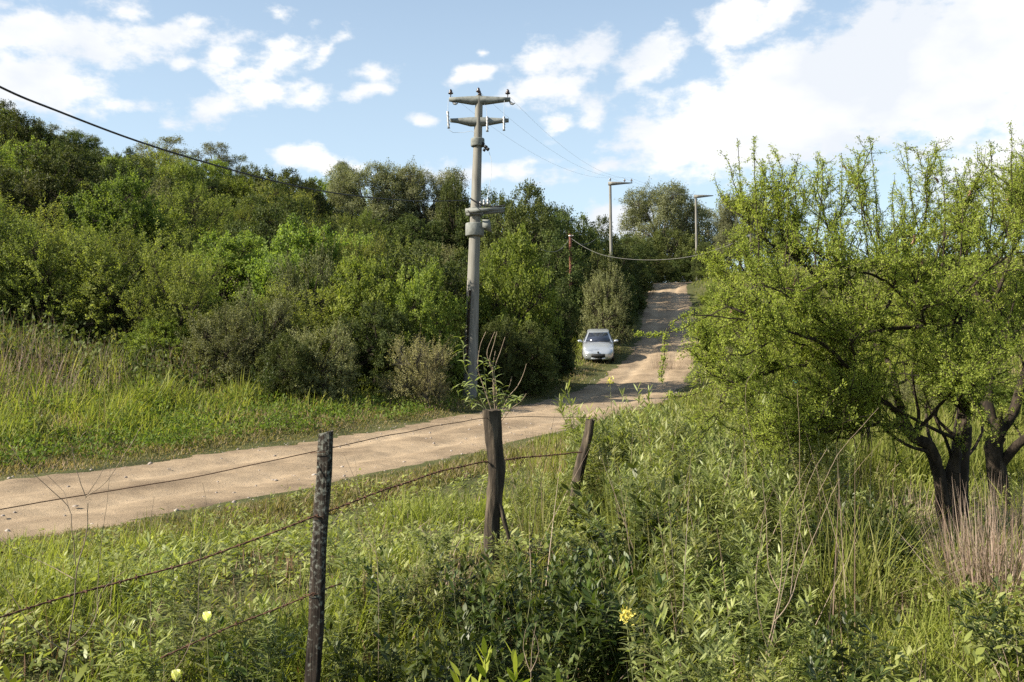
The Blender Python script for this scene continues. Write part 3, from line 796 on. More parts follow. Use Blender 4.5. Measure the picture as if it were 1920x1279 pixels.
def make_car():
    D = 50.3; g = P(1128, 683, D); x0 = g.x; y0 = D
    yaw = R(-5)
    z = gz(x0, y0); zf = gz(x0, y0); zr_ = gz(x0 + .25, y0 + 3.6)
    root = empty('parked_car', (x0, y0 + 2.0, (zf + zr_) / 2 + .02), (0, 0, 0))
    pitch = math.atan2(zr_ - zf, 3.6)
    root.rotation_euler = (pitch, 0, yaw); root.scale = (.94, .94, .94)
    tag(root, 'small silver hatchback parked on the grassy road edge facing us', 'car')
    paint = car_paint(); glass = solid('car_glass', [(.018, .022, .035), (.03, .034, .05)], rough=.06, spec=.8)
    dark = solid('car_black_plastic', [(.012, .012, .013), (.02, .02, .02)], rough=.5)
    lamp = solid('headlight_glass', [(.16, .17, .19), (.55, .57, .60)], scale=12, rough=.08, spec=.9)
    chrome = solid('chrome', [(.6, .6, .62), (.7, .7, .7)], rough=.15, metal=1)
    # body: stations along y (front = -y), (y, halfwidth, z_bottom, z_shoulder, z_top)
    st = [(-2.08, .52, .30, .52, .60), (-2.02, .68, .22, .56, .70), (-1.85, .80, .19, .62, .78), (-1.55, .855, .19, .70, .88), (-1.1, .875, .20, .78, .97), (-.75, .88, .20, .82, 1.02), (-.2, .885, .20, .85, 1.02), (.8, .885, .20, .88, 1.04), (1.5, .87, .22, .90, 1.06), (1.9, .80, .28, .86, 1.02), (2.08, .62, .34, .74, .92)]
    rows = []
    for (y, w, zb, zs, zt) in st:
        half = [(0, zb), (w * .80, zb), (w * .97, zb + .10), (w, (zb + zs) / 2), (w * .985, zs), (w * .90, zs + (zt - zs) * .62), (w * .62, zs + (zt - zs) * .93), (0, zt)]
        rows.append([(a, y, b) for a, b in half] + [(-a, y, b) for a, b in half[-2:0:-1]])
    k = len(rows[0]); n = len(rows); v = np.array(rows).reshape(-1, 3)
    i = np.arange(n - 1)[:, None] * k; j = np.arange(k)[None, :]; q = (j + 1) % k
    f = np.stack([i + j, i + k + j, i + k + q, i + q], -1).reshape(-1, 4)[:, ::-1]
    mb = MB(); mb.add(v, f); mb.add(rows[0], [[0, 1, 2, 13], [13, 2, 3, 12], [12, 3, 4, 11], [11, 4, 5, 10], [10, 5, 6, 9], [9, 6, 7, 8]][:0] or [[0, 1, 13, 0]][:0] or np.zeros((0, 4), int)) if False else mb
    mb.add(np.array(rows[0] + [(0, -2.09, .45)]), np.array([[(a + 1) % k, a, k] for a in range(k)]))
    mb.add(np.array(rows[-1] + [(0, 2.10, .62)]), np.array([[a, (a + 1) % k, k] for a in range(k)]))
    body = mb.build('body', paint, root, smooth=True)
    sb = body.modifiers.new('smooth', 'SUBSURF'); sb.levels = 1; sb.render_levels = 2
    wl = body.modifiers.new('weld', 'WELD'); wl.merge_threshold = .0005
    body.modifiers.move(1, 0)
    # cabin: glasshouse below a painted roof
    base = [(-.78, -.78, 1.0), (.78, -.78, 1.0), (.80, .6, 1.03), (.74, 1.85, 1.02), (-.74, 1.85, 1.02), (-.80, .6, 1.03)]
    tp = [(-.57, .02, 1.46), (.57, .02, 1.46), (.60, .7, 1.49), (.54, 1.35, 1.45), (-.54, 1.35, 1.45), (-.60, .7, 1.49)]
    def quad(nm, a, b, c, d, mat, inset=.0, off=None):
        m_ = MB(); pts = np.array([a, b, c, d], float); cen = pts.mean(0); pts = cen + (pts - cen) * (1 - inset)
        nn = nrm(np.cross(pts[1] - pts[0], pts[3] - pts[0])) * .012
        back = pts - nn * 2
        m_.add(np.vstack([pts + nn, back]), [(0, 1, 2, 3), (7, 6, 5, 4), (0, 4, 5, 1), (1, 5, 6, 2), (2, 6, 7, 3), (3, 7, 4, 0)])
        return m_.build(nm, mat, root)
    cab = MB(); cv = np.array(base + tp)
    cab.add(cv, [(0, 1, 7, 6), (1, 2, 8, 7), (2, 3, 9, 8), (3, 4, 10, 9), (4, 5, 11, 10), (5, 0, 6, 11)])
    ro = np.array(tp); crown = ro * np.array([.8, 1, 1]) + np.array([0, 0, .035]); crown[0:2, 1] += .12; crown[3:5, 1] -= .12
    cab.add(np.vstack([ro, crown]), [(0, 1, 7, 6), (1, 2, 8, 7), (2, 3, 9, 8), (3, 4, 10, 9), (4, 5, 11, 10), (5, 0, 6, 11), (6, 7, 8, 11), (11, 8, 9, 10)])
    cab.build('roof', paint, root)
    quad('windscreen', base[0], base[1], tp[1], tp[0], glass, .10)
    quad('side_window', base[1], base[2], tp[2], tp[1], glass, .14); quad('side_window', base[2], base[3], tp[3], tp[2], glass, .16)
    quad('side_window', base[5], base[0], tp[0], tp[5], glass, .14); quad('side_window', base[4], base[5], tp[5], tp[4], glass, .16)
    quad('rear_window', base[3], base[4], tp[4], tp[3], glass, .12)
    # grille: wide smiling mouth
    g_ = MB(); xs = np.linspace(-.60, .60, 15); rr = []
    for x in xs:
        yy = -2.135 + .20 * (abs(x) / .62) ** 2.2
        top = .56; bot = .35 + .14 * (abs(x) / .60) ** 3
        rr += [(x, yy - .008, top), (x, yy - .012, bot), (x, yy + .10, bot), (x, yy + .10, top)]
    f = [(4 * a + b, 4 * a + (b + 1) % 4, 4 * a + 4 + (b + 1) % 4, 4 * a + 4 + b) for a in range(14) for b in range(4)] + [(0, 3, 2, 1), (56, 57, 58, 59)]
    g_.add(rr, f); g_.build('grille', dark, root)
    bm_ = MB()
    rr = []
    for x in np.linspace(-.74, .74, 21):
        yy = -2.13 + .34 * (abs(x) / .78) ** 2.4
        rr += [(x, yy, .35), (x, yy + .004, .235), (x, yy + .2, .225), (x, yy + .2, .35)]
    f = [(4 * a + b, 4 * a + (b + 1) % 4, 4 * a + 4 + (b + 1) % 4, 4 * a + 4 + b) for a in range(20) for b in range(4)] + [(0, 3, 2, 1), (80, 81, 82, 83)]
    bm_.add(rr, f); bm_.build('bumper', paint, root)
    pl = MB(); box(pl, (0.02, -2.142, .285), (.36, .015, .10)); pl.build('number_plate', dark, root)
    for s in (-1, 1):
        h_ = MB()
        a = [(.30, -2.06, .60), (.64, -1.93, .60), (.80, -1.62, .74), (.78, -1.42, .84), (.66, -1.62, .80), (.46, -1.9, .69)]
        a = np.array([(s * x, y - .02, z_) for x, y, z_ in a]); c = a.mean(0) + np.array([s * .05, -.05, .01])
        bk = a + np.array([-s * .05, .14, -.02])
        fa = [[i, (i + 1) % 6, 6] for i in range(6)]; h_.add(np.vstack([a, c]), np.array(fa if s > 0 else [q[::-1] for q in fa]))
        h_.add(np.vstack([a, bk]), np.array([[i, i + 6, (i + 1) % 6 + 6, (i + 1) % 6] for i in range(6)]))
        h_.build('headlight', lamp, root)
        m_ = MB(); c_ = (s * 1.01, -.52, 1.04)
        lathe(m_, [(0, -.115), (.05, -.11), (.075, -.06), (.08, 0), (.075, .06), (.05, .11), (0, .115)], (0, 0, 0), 12, 'x')
        m_.v = [q * np.array([1, .8, .95]) + np.array(c_) for q in m_.v]
        box(m_, (s * .88, -.50, 1.0), (.14, .05, .04)); m_.build('wing_mirror', paint, root, smooth=True)
        fl = MB(); lathe(fl, [(0, 0), (.05, 0), (.055, .02), (.03, .05)], (s * .62, -2.03, .43), 10, 'y'); fl.build('fog_light', chrome, root)
        for yy in (-1.28, 1.30):
            w = MB(); lathe(w, [(.20, -.09), (.285, -.09), (.305, -.06), (.31, 0), (.305, .06), (.285, .09), (.20, .09)], (0, 0, 0), 24, 'x'); w.v = [q + np.array([s * .80, yy, .31]) for q in w.v]
            o = w.build('wheel', M['black'], root, smooth=True)
            r_ = MB(); lathe(r_, [(0, s * .085), (.06, s * .088), (.07, s * .06), (.18, s * .06), (.20, s * .085), (.2, 0)], (s * .80, yy, .31), 20, 'x'); r_.build('rim', M['steel'], o)
    e_ = MB(); lathe(e_, [(0, -.02), (.05, -.02), (.055, 0), (.03, .02)], (0, 0, 0), 10, 'y'); e_.v = [q * np.array([1, 1, 1.15]) + np.array([0, -2.085, .64]) for q in e_.v]; e_.build('emblem', dark, root)
    wp = MB()
    for x in (-.55, .05): tube(wp, [(x, -.80, 1.05), (x + .5, -.76, 1.09)], .012, 4)
    wp.build('wiper', dark, root)
    an = MB(); tube(an, [(0, .2, 1.50), (0, .45, 1.82)], .006, 4); an.build('aerial', dark, root)
    return root


make_car()

# ------------------------------------------------------------------ tree prototypes (crown + trunk, standing at the origin)
def rdir(n, up=0.0):
    d = RNG.normal(size=(n, 3)); d = nrm(d); d[:, 2] += up; return nrm(d)


def limb(mb, a, b, r0, r1, wob, sides=6, n=7):
    a = np.array(a, float); b = np.array(b, float); t = np.linspace(0, 1, n)[:, None]
    L = np.linalg.norm(b - a); o = np.cumsum(RNG.normal(size=(n, 3)), 0) * wob * L / n; o -= o * 0 + t * o[-1]
    p = a + (b - a) * t + o; p[:, 2] += np.sin(t[:, 0] * math.pi) * .06 * L
    tube(mb, p, np.linspace(r0, r1, n), sides, cap=False); return p


def make_tree(kind, seed, far=False):
    global RNG
    RNG = np.random.default_rng(seed)
    K = dict(thorn=dict(h=4.4, r=2.3, z0=.3, lobes=30, lr=.58, shoots=900, sl=(.30, .85), per=36, leaf=(.050, .095), lw=.5, mat='thorn', up=.8, spread=.035),
             olive=dict(h=3.9, r=2.1, z0=.2, lobes=26, lr=.52, shoots=760, sl=(.30, .9), per=30, leaf=(.05, .085), lw=.45, mat='olive', up=.7, spread=.035),
             bright=dict(h=4.6, r=2.2, z0=.3, lobes=30, lr=.66, shoots=820, sl=(.22, .55), per=40, leaf=(.075, .13), lw=.55, mat='bright', up=.4, spread=.06),
             dark=dict(h=5.0, r=2.3, z0=.3, lobes=28, lr=.70, shoots=820, sl=(.18, .45), per=40, leaf=(.075, .13), lw=.55, mat='dark', up=.2, spread=.08),
             grey=dict(h=3.2, r=1.7, z0=.1, lobes=22, lr=.46, shoots=800, sl=(.22, .65), per=34, leaf=(.045, .08), lw=.5, mat='grey', up=.7, spread=.035),
             gum=dict(h=8.0, r=2.4, z0=2.2, lobes=13, lr=.75, shoots=420, sl=(.25, .55), per=24, leaf=(.11, .20), lw=.4, mat='gum', up=.1, spread=.14),
             round=dict(h=8.0, r=3.4, z0=1.6, lobes=34, lr=.95, shoots=1900, sl=(.2, .5), per=42, leaf=(.07, .13), lw=.55, mat='gum', up=.2, spread=.12),
             dry=dict(h=2.2, r=1.5, z0=.1, lobes=16, lr=.42, shoots=700, sl=(.22, .6), per=28, leaf=(.035, .065), lw=.45, mat='dry', up=.6, spread=.03))[kind]
    h, r = K['h'], K['r']
    name = {'thorn': 'thorn_tree', 'bright': 'leafy_tree', 'dark': 'dense_tree', 'grey': 'grey_shrub', 'olive': 'olive_shrub', 'gum': 'gum_tree', 'round': 'gum_tree', 'dry': 'dry_shrub'}[kind]
    root = empty(name)
    tk = MB(); cw = MB()
    # lobe centres in an uneven dome
    cen = []
    for i in range(K['lobes']):
        a = i * 2.399 + RNG.uniform(-.4, .4); u = (i + .5) / K['lobes']
        zz = K['z0'] + K['lr'] * .5 + (h - K['z0'] - K['lr'] * 1.25) * (1 - u ** .8) + RNG.uniform(-.3, .3)
        t = (zz - K['z0']) / (h - K['z0'])
        prof = math.sqrt(max(0.05, 1 - max(0, (t - .35) / .72) ** 2)) * (.75 + .25 * min(1, t / .25))
        rad = (r - K['lr'] * .65) * prof * (RNG.uniform(.35, 1.1) if t > .75 else RNG.uniform(.6, 1.1))
        cen.append((math.cos(a) * rad, math.sin(a) * rad, max(zz, K['z0'] + .2), K['lr'] * RNG.uniform(.65, 1.25)))
    cen = np.array(cen)
    # trunk and limbs up into the lobes
    nt = 1 if kind in ('gum', 'round', 'dark') else 3
    tr = {'gum': .16, 'round': .22, 'dark': .13}.get(kind, .075)
    forks = []
    for i in range(nt):
        a = RNG.uniform(0, 6.28); e = np.array([math.cos(a) * r * .18 * (nt > 1), math.sin(a) * r * .18 * (nt > 1), h * (.42 if nt == 1 else .3)])
        p = limb(tk, (e[0] * .2, e[1] * .2, -.3), e, tr, tr * .7, .12, 8); forks.append(p[-1])
    for c in cen:
        f = forks[int(RNG.integers(len(forks)))]; limb(tk, f, c[:3], tr * .5, .018, .15, 5)
    # shoots with leaves
    ns = K['shoots']; li = RNG.choice(len(cen), ns, p=(cen[:, 3] ** 2) / (cen[:, 3] ** 2).sum())
    d0 = rdir(ns, .25); rr = RNG.uniform(.45, 1.0, ns) ** .5
    b = cen[li, :3] + d0 * (cen[li, 3] * rr)[:, None] * np.array([1, 1, .85])
    out = nrm(b - np.array([0, 0, h * .35])); sd = nrm(out * .7 + d0 * .5 + rdir(ns) * .45 + np.array([0, 0, K['up']]))
    sl = RNG.uniform(*K['sl'], ns)
    sl *= np.where(RNG.random(ns) < (.14 if kind in ('thorn', 'grey', 'dry', 'olive') else .06), 1.8, 1)
    ok = b[:, 2] > .1; b, sd, sl, out, lk, d0 = b[ok], sd[ok], sl[ok], out[ok], li[ok], d0[ok]; ns = len(b)
    sh_v = RNG.uniform(0, 1, ns)
    for i in range(0, ns, 2 if kind not in ('dry', 'olive') else 1):
        tube(tk, [cen[lk[i], :3], b[i], b[i] + sd[i] * sl[i] * .5, b[i] + sd[i] * sl[i] + np.array([0, 0, -.02])], [.010, .008, .006, .003], 3, cap=False)
    per = K['per']; t = RNG.random((ns, per)) ** .85
    pos = b[:, None, :] + sd[:, None, :] * (t * sl[:, None])[..., None] + RNG.normal(size=(ns, per, 3)) * K['spread']
    pos[..., 2] -= (t ** 2 * sl[:, None]) * .12
    pos = pos.reshape(-1, 3); m = len(pos)
    ld = nrm(np.repeat(sd, per, 0) * .5 + rdir(m) * .9); ln_ = RNG.uniform(*K['leaf'], m)
    nn = nrm(np.repeat(d0, per, 0) * 1.0 + rdir(m) * .65 + np.array([0, 0, .35]))
    if far: ln_ *= 1.55
    va = np.clip(np.repeat(sh_v, per) * .55 + RNG.random(m) * .45, 0, 1)
    keep = pos[:, 2] > .03
    leaf_cards(cw, pos[keep], ld[keep], nn[keep], ln_[keep], (ln_ * K['lw'] * 1.1)[keep], va[keep])
    cw.build('crown', M[K['mat']], root)
    tk.build('trunk', M['bark_grey' if kind in ('gum', 'round', 'dry') else 'bark'], root, smooth=True)
    root['_h'] = float(pos[:, 2].max()); root['_r'] = float(np.percentile(np.hypot(pos[:, 0], pos[:, 1]), 96))
    return root


PROTO = {}
USED = set()
for i, (k, far) in enumerate([('thorn', 0), ('thorn', 0), ('thorn', 0), ('bright', 0), ('bright', 0), ('dark', 0), ('dark', 0), ('grey', 0), ('grey', 0), ('gum', 0), ('gum', 0), ('round', 0), ('dry', 0), ('olive', 0), ('olive', 0)]):
    PROTO.setdefault(k, []).append(make_tree(k, 100 + i, far))
RNG = np.random.default_rng(11)
PLACED = []


def place_tree(kind, px, ytop, D, wpx, label, group=None, var=None, cat=None, rz=None):
    pr = PROTO[kind]; j = (len(PLACED) if var is None else var) % len(pr); src = pr[j]
    top = P(px, ytop, D); x = top.x; zb = gz(x, D)
    hh = max(top.z - zb, .8); k = D / F
    if (kind, j) not in USED: o = src; USED.add((kind, j))
    else: o = copy_tree(src)
    o.location = (x, D, zb); sx = (wpx * .5 * k) / src['_r']; sz = hh / src['_h']
    o.rotation_euler = (RNG.uniform(-.10, .10), RNG.uniform(-.10, .10), RNG.uniform(0, 6.28) if rz is None else rz)
    o.scale = (sx * RNG.uniform(.95, 1.05), sx * RNG.uniform(.95, 1.05), sz)
    ct = {'grey': 'shrub', 'olive': 'shrub', 'dry': 'shrub'}.get(kind, 'tree') if cat is None else cat
    for key in ('label', 'category', 'group'):
        if key in o: del o[key]
    tag(o, label, ct, group); PLACED.append((x, D, wpx * .5 * k, o)); return o


HAND = [
    ('thorn', 85, 395, 31.5, 260, 'bright thorny tree at far left with dark forked trunks above the verge'),
    ('dark', 250, 470, 36, 150, 'dark leafy tree with deep shade gap between the two front thorny trees'),
    ('thorn', 335, 440, 30.5, 190, 'spiky grey green thorn tree in the front row below the black cable'),
    ('bright', 300, 590, 29.5, 130, 'low dark leaved bush at the trees foot behind tall dry grass'),
    ('grey', 485, 515, 29.5, 150, 'greyish feathery shrub left of centre with brownish twig tips'),
    ('grey', 420, 560, 28.6, 170, 'pale fine leaved shrub directly behind the pinkish dry grass'),
    ('grey', 585, 432, 34, 150, 'rounded grey green bush with silvery leaves between spiky and bright trees'),
    ('thorn', 655, 385, 37, 180, 'tree with upright spiky shoots, below the big round crowned skyline tree'),
    ('bright', 690, 465, 33, 180, 'vivid green spreading tree left of the concrete pole, brightest on the slope'),
    ('bright', 800, 480, 32.5, 170, 'vivid green bush directly left of the concrete pole'),
    ('grey', 600, 585, 28, 160, 'shaded grey shrub at the road verge left of the dry bush'),
    ('dark', 540, 620, 27.5, 120, 'low dark shrub on the verge with white weeds in front'),
    ('dry', 785, 608, 29, 150, 'pale yellowish dry shrub near the foot of the concrete pole'),
    ('dark', 700, 560, 30.5, 170, 'deep shaded tree behind the pale dry shrub'),
    ('dark', 850, 590, 35, 110, 'small dark tree shading the concrete pole base'),
    ('bright', 970, 418, 37.5, 185, 'large leafy tree right of the concrete pole, lit on its upper left'),
    ('dark', 1025, 520, 40, 115, 'black shaded tree overhanging the verge just before the car'),
    ('dark', 940, 585, 34.5, 105, 'dark bush filling the shade between concrete pole and large leafy tree'),
    ('dark', 985, 600, 36, 135, 'dark bush low in the shade under the large leafy tree'),
    ('dark', 1040, 612, 41, 75, 'small dark bush by the verge left of the car front'),
    ('dark', 965, 338, 62, 175, 'dark tree rising on the skyline right of the concrete pole'),
    ('dark', 1075, 383, 66, 150, 'dark layered tree on the skyline above the rusty pole'),
    ('dark', 1030, 425, 58, 160, 'dark tree behind the rusty telephone pole'),
    ('round', 700, 291, 74, 170, 'big round crowned tree on the skyline left of the concrete pole'),
    ('round', 785, 298, 75, 150, 'second round crowned skyline tree touching the concrete pole side'),
    ('dark', 850, 322, 72, 80, 'dark crown directly behind the concrete pole on the skyline'),
    ('gum', 305, 250, 84, 110, 'thin see-through gum tree on the skyline crossed by the black cable'),
    ('gum', 395, 263, 84, 75, 'slender airy gum tree on skyline right of the crossed one'),
    ('gum', 440, 282, 85, 60, 'small airy gum tree at the right end of the skyline trio'),
    ('gum', 640, 296, 86, 60, 'wispy bare topped gum tree left of the round skyline trees'),
    ('dark', 25, 190, 66, 120, 'very dark tree, highest at the top left corner of the hill'),
    ('gum', 85, 228, 78, 80, 'pale gum tree behind the dark corner trees'),
    ('gum', 150, 235, 82, 80, 'airy gum tree on the upper left skyline'),
    ('dark', 180, 272, 70, 100, 'dark tree stepping down the skyline at upper left'),
    ('dark', 110, 262, 64, 110, 'dark green tree below the upper left gum trees'),
    ('dark', 245, 275, 72, 70, 'small dark skyline tree left of the crossed gum tree'),
    ('dark', 560, 312, 70, 130, 'broad dull green tree on the skyline above the black cable end'),
    ('dark', 490, 305, 74, 110, 'dull green skyline tree just left of the broad one'),
    ('dark', 1212, 470, 96, 90, 'dark bush at the left road edge just below the crest'),
    ('dark', 1195, 505, 84, 80, 'dark bush at the left edge of the upper road, above the middle'),
    ('bright', 1178, 470, 88, 70, 'green tree between second pole and dark bush near the crest'),
    ('dark', 1186, 545, 73, 60, 'small dark shrub at the left edge of the upper road'),
    ('dark', 1300, 470, 107, 95, 'dark bush at the crest right beneath the far pale poles'),
    ('dark', 1225, 478, 104, 85, 'low dark bush filling the bend at the road crest'),
    ('thorn', 1345, 500, 92, 80, 'shrub on the right bank at the road crest'),
    ('bright', 1338, 545, 76, 60, 'leafy shrub on the right bank midway up the road'),
    ('thorn', 1335, 585, 62, 55, 'small shrub on the right bank opposite the car'),
    ('olive', 1365, 560, 66, 90, 'brownish shrub on the right bank behind the small ones'),
    ('dark', 1015, 352, 71, 150, 'dark tree on the skyline between the concrete pole and the rusty pole'),
    ('dark', 920, 350, 70, 120, 'dark crown peeking out on the right side of the concrete pole'),
    ('dark', 1108, 402, 76, 110, 'dark tree on the skyline left of the second pole'),
    ('dark', 1118, 464, 61, 110, 'dark tree left of the upper road, above the car roof'),
    ('dark', 1140, 446, 71, 130, 'dark tree left of the upper road, below the second pole'),
    ('dark', 1152, 446, 81, 130, 'dark tree left of the upper road, right of the second pole'),
    ('dark', 1168, 445, 91, 120, 'dark tree left of the upper road, nearest the crest'),
    ('dry', 805, 640, 28.4, 75, 'small pale dry shrub right at the concrete pole foot'),
    ('dark', 1337, 452, 99, 62, 'dark bush right of the road crest, before the far pole foot'),
    ('dark', 1318, 452, 97.5, 48, 'narrow dark bush covering the far pole foot at the crest'),
    ('grey', 1133, 478, 55, 95, 'slender pale grey green tree standing behind the white car'),
    ('dark', 1148, 560, 59, 80, 'dark bush in the shade behind the car on the road side'),
    ('dark', 1190, 433, 100, 110, 'dark rounded bush left of the road top, beneath the far eucalyptus'),
    ('dark', 1258, 425, 110, 135, 'dark rounded bush closing the road bend and shading the road'),
    ('dark', 1160, 500, 64, 70, 'dark roadside tree halfway up the road on its left'),
    ('bright', 1120, 430, 70, 70, 'lit green tree between second pole and dark skyline tree'),
    ('round', 1238, 333, 118, 160, 'large pale eucalyptus standing alone against the sky at the road top'),
    ('gum', 1318, 385, 122, 120, 'brownish sparse gum tree behind the far pale poles'),
    ('gum', 1365, 405, 118, 90, 'thin grey gum tree right of the far pale poles'),
    ('round', 1385, 350, 95, 100, 'round green tree peeking over the thorn tree top left'),
    ('dark', 1470, 355, 100, 90, 'dark tree half hidden behind the thorn tree crown'),
    ('thorn', 1365, 480, 52, 100, 'small thorny shrub on the bank right of the upper road'),
    ('bright', 1352, 520, 47, 70, 'rounded leafy bush right of the road by the bend'),
    ('grey', 1400, 520, 42, 110, 'grey shrub behind the thorn tree on the right bank'),
    ('bright', 1480, 500, 48, 140, 'leafy tree behind the middle of the thorn tree crown'),
    ('thorn', 1600, 520, 44, 170, 'thorny tree in the field behind the big thorn tree'),
    ('bright', 1730, 500, 46, 170, 'leafy tree in the field behind the right thorn trees'),
    ('dark', 1850, 480, 48, 180, 'dark tree at far right behind the thorn trees'),
    ('thorn', 1560, 690, 24, 150, 'low thorny bush beyond the weeds left of the thorn tree trunk'),
    ('grey', 1700, 700, 22, 170, 'greyish bush in the field right behind the thorn tree trunk'),
    ('bright', 1850, 690, 21, 170, 'green bush behind the right thorn tree trunks'),
    ('thorn', 1420, 640, 27, 130, 'low bright thorny bush beside the far side of the weed thicket'),
]
for t in HAND: place_tree(*t)

# further trees that fill the slope, row by row
SKY = [(-60, 190), (0, 188), (45, 192), (75, 225), (110, 232), (150, 240), (205, 280), (250, 268), (310, 255), (350, 275), (400, 275), (450, 295), (520, 303), (600, 312), (640, 305), (690, 296), (750, 300), (800, 315), (850, 328), (905, 352), (960, 342), (1000, 355), (1040, 382), (1090, 390), (1120, 420), (1160, 450), (1300, 460)]
KN = {'thorn': 'yellow green thorny tree', 'bright': 'bright leafy tree', 'dark': 'dense dark green tree', 'grey': 'soft grey shrub', 'olive': 'brownish olive shrub'}
ROWS = [(32, 'at the foot of the slope'), (37, 'low on the slope'), (43, 'on the lower slope'), (50, 'halfway up the hill'), (58, 'on the upper slope'), (67, 'high on the hill'), (76, 'on the hill crest')]
ZON = [(-20, 'past the left edge'), (110, 'at the left edge'), (230, 'under the cable'), (360, 'under the cable crossed gum'), (500, 'under the small gum trees'), (640, 'below the lower cable'), (780, 'under the round skyline trees'), (900, 'left of the concrete pole'), (1010, 'right of the concrete pole'), (1130, 'around the rusty pole'), (1330, 'left of the upper road')]
rows_lab = {}
CARX, CARY = P(1128, 677, 50.3).x, 51.6
for ri, (D, rowtxt) in enumerate(ROWS):
    step = 2.2 * F / D * (1.0 + .004 * D)
    px = -300 + RNG.uniform(0, step)
    while px < 1240:
        q = px + RNG.uniform(-.25, .25) * step; DD = D * RNG.uniform(.94, 1.06); px += step
        x = P(q, 600, DD).x
        d, sd, zr, hw, yr = road_info(x, DD)
        e = float(d[0] - hw[0])
        if sd[0] < 0 or e < 3.2 or (D < 36 and q > 560): continue
        if any(math.hypot(x - a, DD - b) < .75 * r_ for a, b, r_, _ in PLACED): continue
        cd_ = CARX - x
        if 0 < cd_ < 10 and abs(DD - (CARY - .29 * cd_)) < 3.2: continue      # the gap through which the sun reaches the car
        hgt = RNG.uniform(3.6, 5.6) if D > 34 else RNG.uniform(3.0, 4.2)
        if D > 48 and q > 880: hgt = RNG.uniform(5.4, 7.0)
        kind = RNG.choice(['thorn', 'bright', 'dark', 'grey', 'olive'], p=[.40, .28, .16, .09, .07] if D < 60 else [.24, .28, .36, .06, .06])
        z = gz(x, DD); ytop = 690 - (z + hgt - EYE) * F / DD
        lim = np.interp(q, [s[0] for s in SKY], [s[1] for s in SKY])
        if D > 60 or ytop < lim + 8: ytop = max(ytop, lim + RNG.uniform(4, 26))
        if (690 - ytop) * DD / F + EYE - z < 1.8: continue
        zone = next(t for lim_, t in ZON if q < lim_ or lim_ == 1330)
        lab = f'{KN[kind]} {rowtxt}, {zone}'
        o = place_tree(kind, q, ytop, DD, RNG.uniform(4.2, 5.6) * F / DD, lab)
        rows_lab.setdefault(lab, []).append(o)
for lab, os_ in rows_lab.items():
    if len(os_) == 2:
        a, b = sorted(os_, key=lambda o: o.location.x / o.location.y)
        a['label'] = lab.replace('tree', 'tree, left of two', 1) if 'tree' in lab.split(',')[0] else 'left one of two, ' + lab
        b['label'] = lab.replace('tree', 'tree, right of two', 1) if 'tree' in lab.split(',')[0] else 'right one of two, ' + lab
    elif len(os_) > 2:
        for o in os_: o['group'] = lab
for lst in PROTO.values():
    for o in lst:
        if o.location.length < .01:      # a prototype nobody used
            for ch in list(o.children): bpy.data.objects.remove(ch)
            bpy.data.objects.remove(o)

# ------------------------------------------------------------------ the big thorn tree on the right and its neighbours
RNG = np.random.default_rng(23)


def smooth_line(pts, step):
    q = np.array([tuple(p) for p in pts]); qq = np.vstack([2 * q[0] - q[1], q, 2 * q[-1] - q[-2]]); out = []
    for i in range(1, len(qq) - 2):
        L = np.linalg.norm(qq[i + 1] - qq[i]); n = max(2, int(L / step))
        for t in np.arange(n) / n:
            a, b, c, d = qq[i - 1:i + 3]
            out.append(.5 * (2 * b + (c - a) * t + (2 * a - 5 * b + 4 * c - d) * t * t + (3 * b - a - 3 * c + d) * t ** 3))
    out.append(q[-1]); return np.array(out)


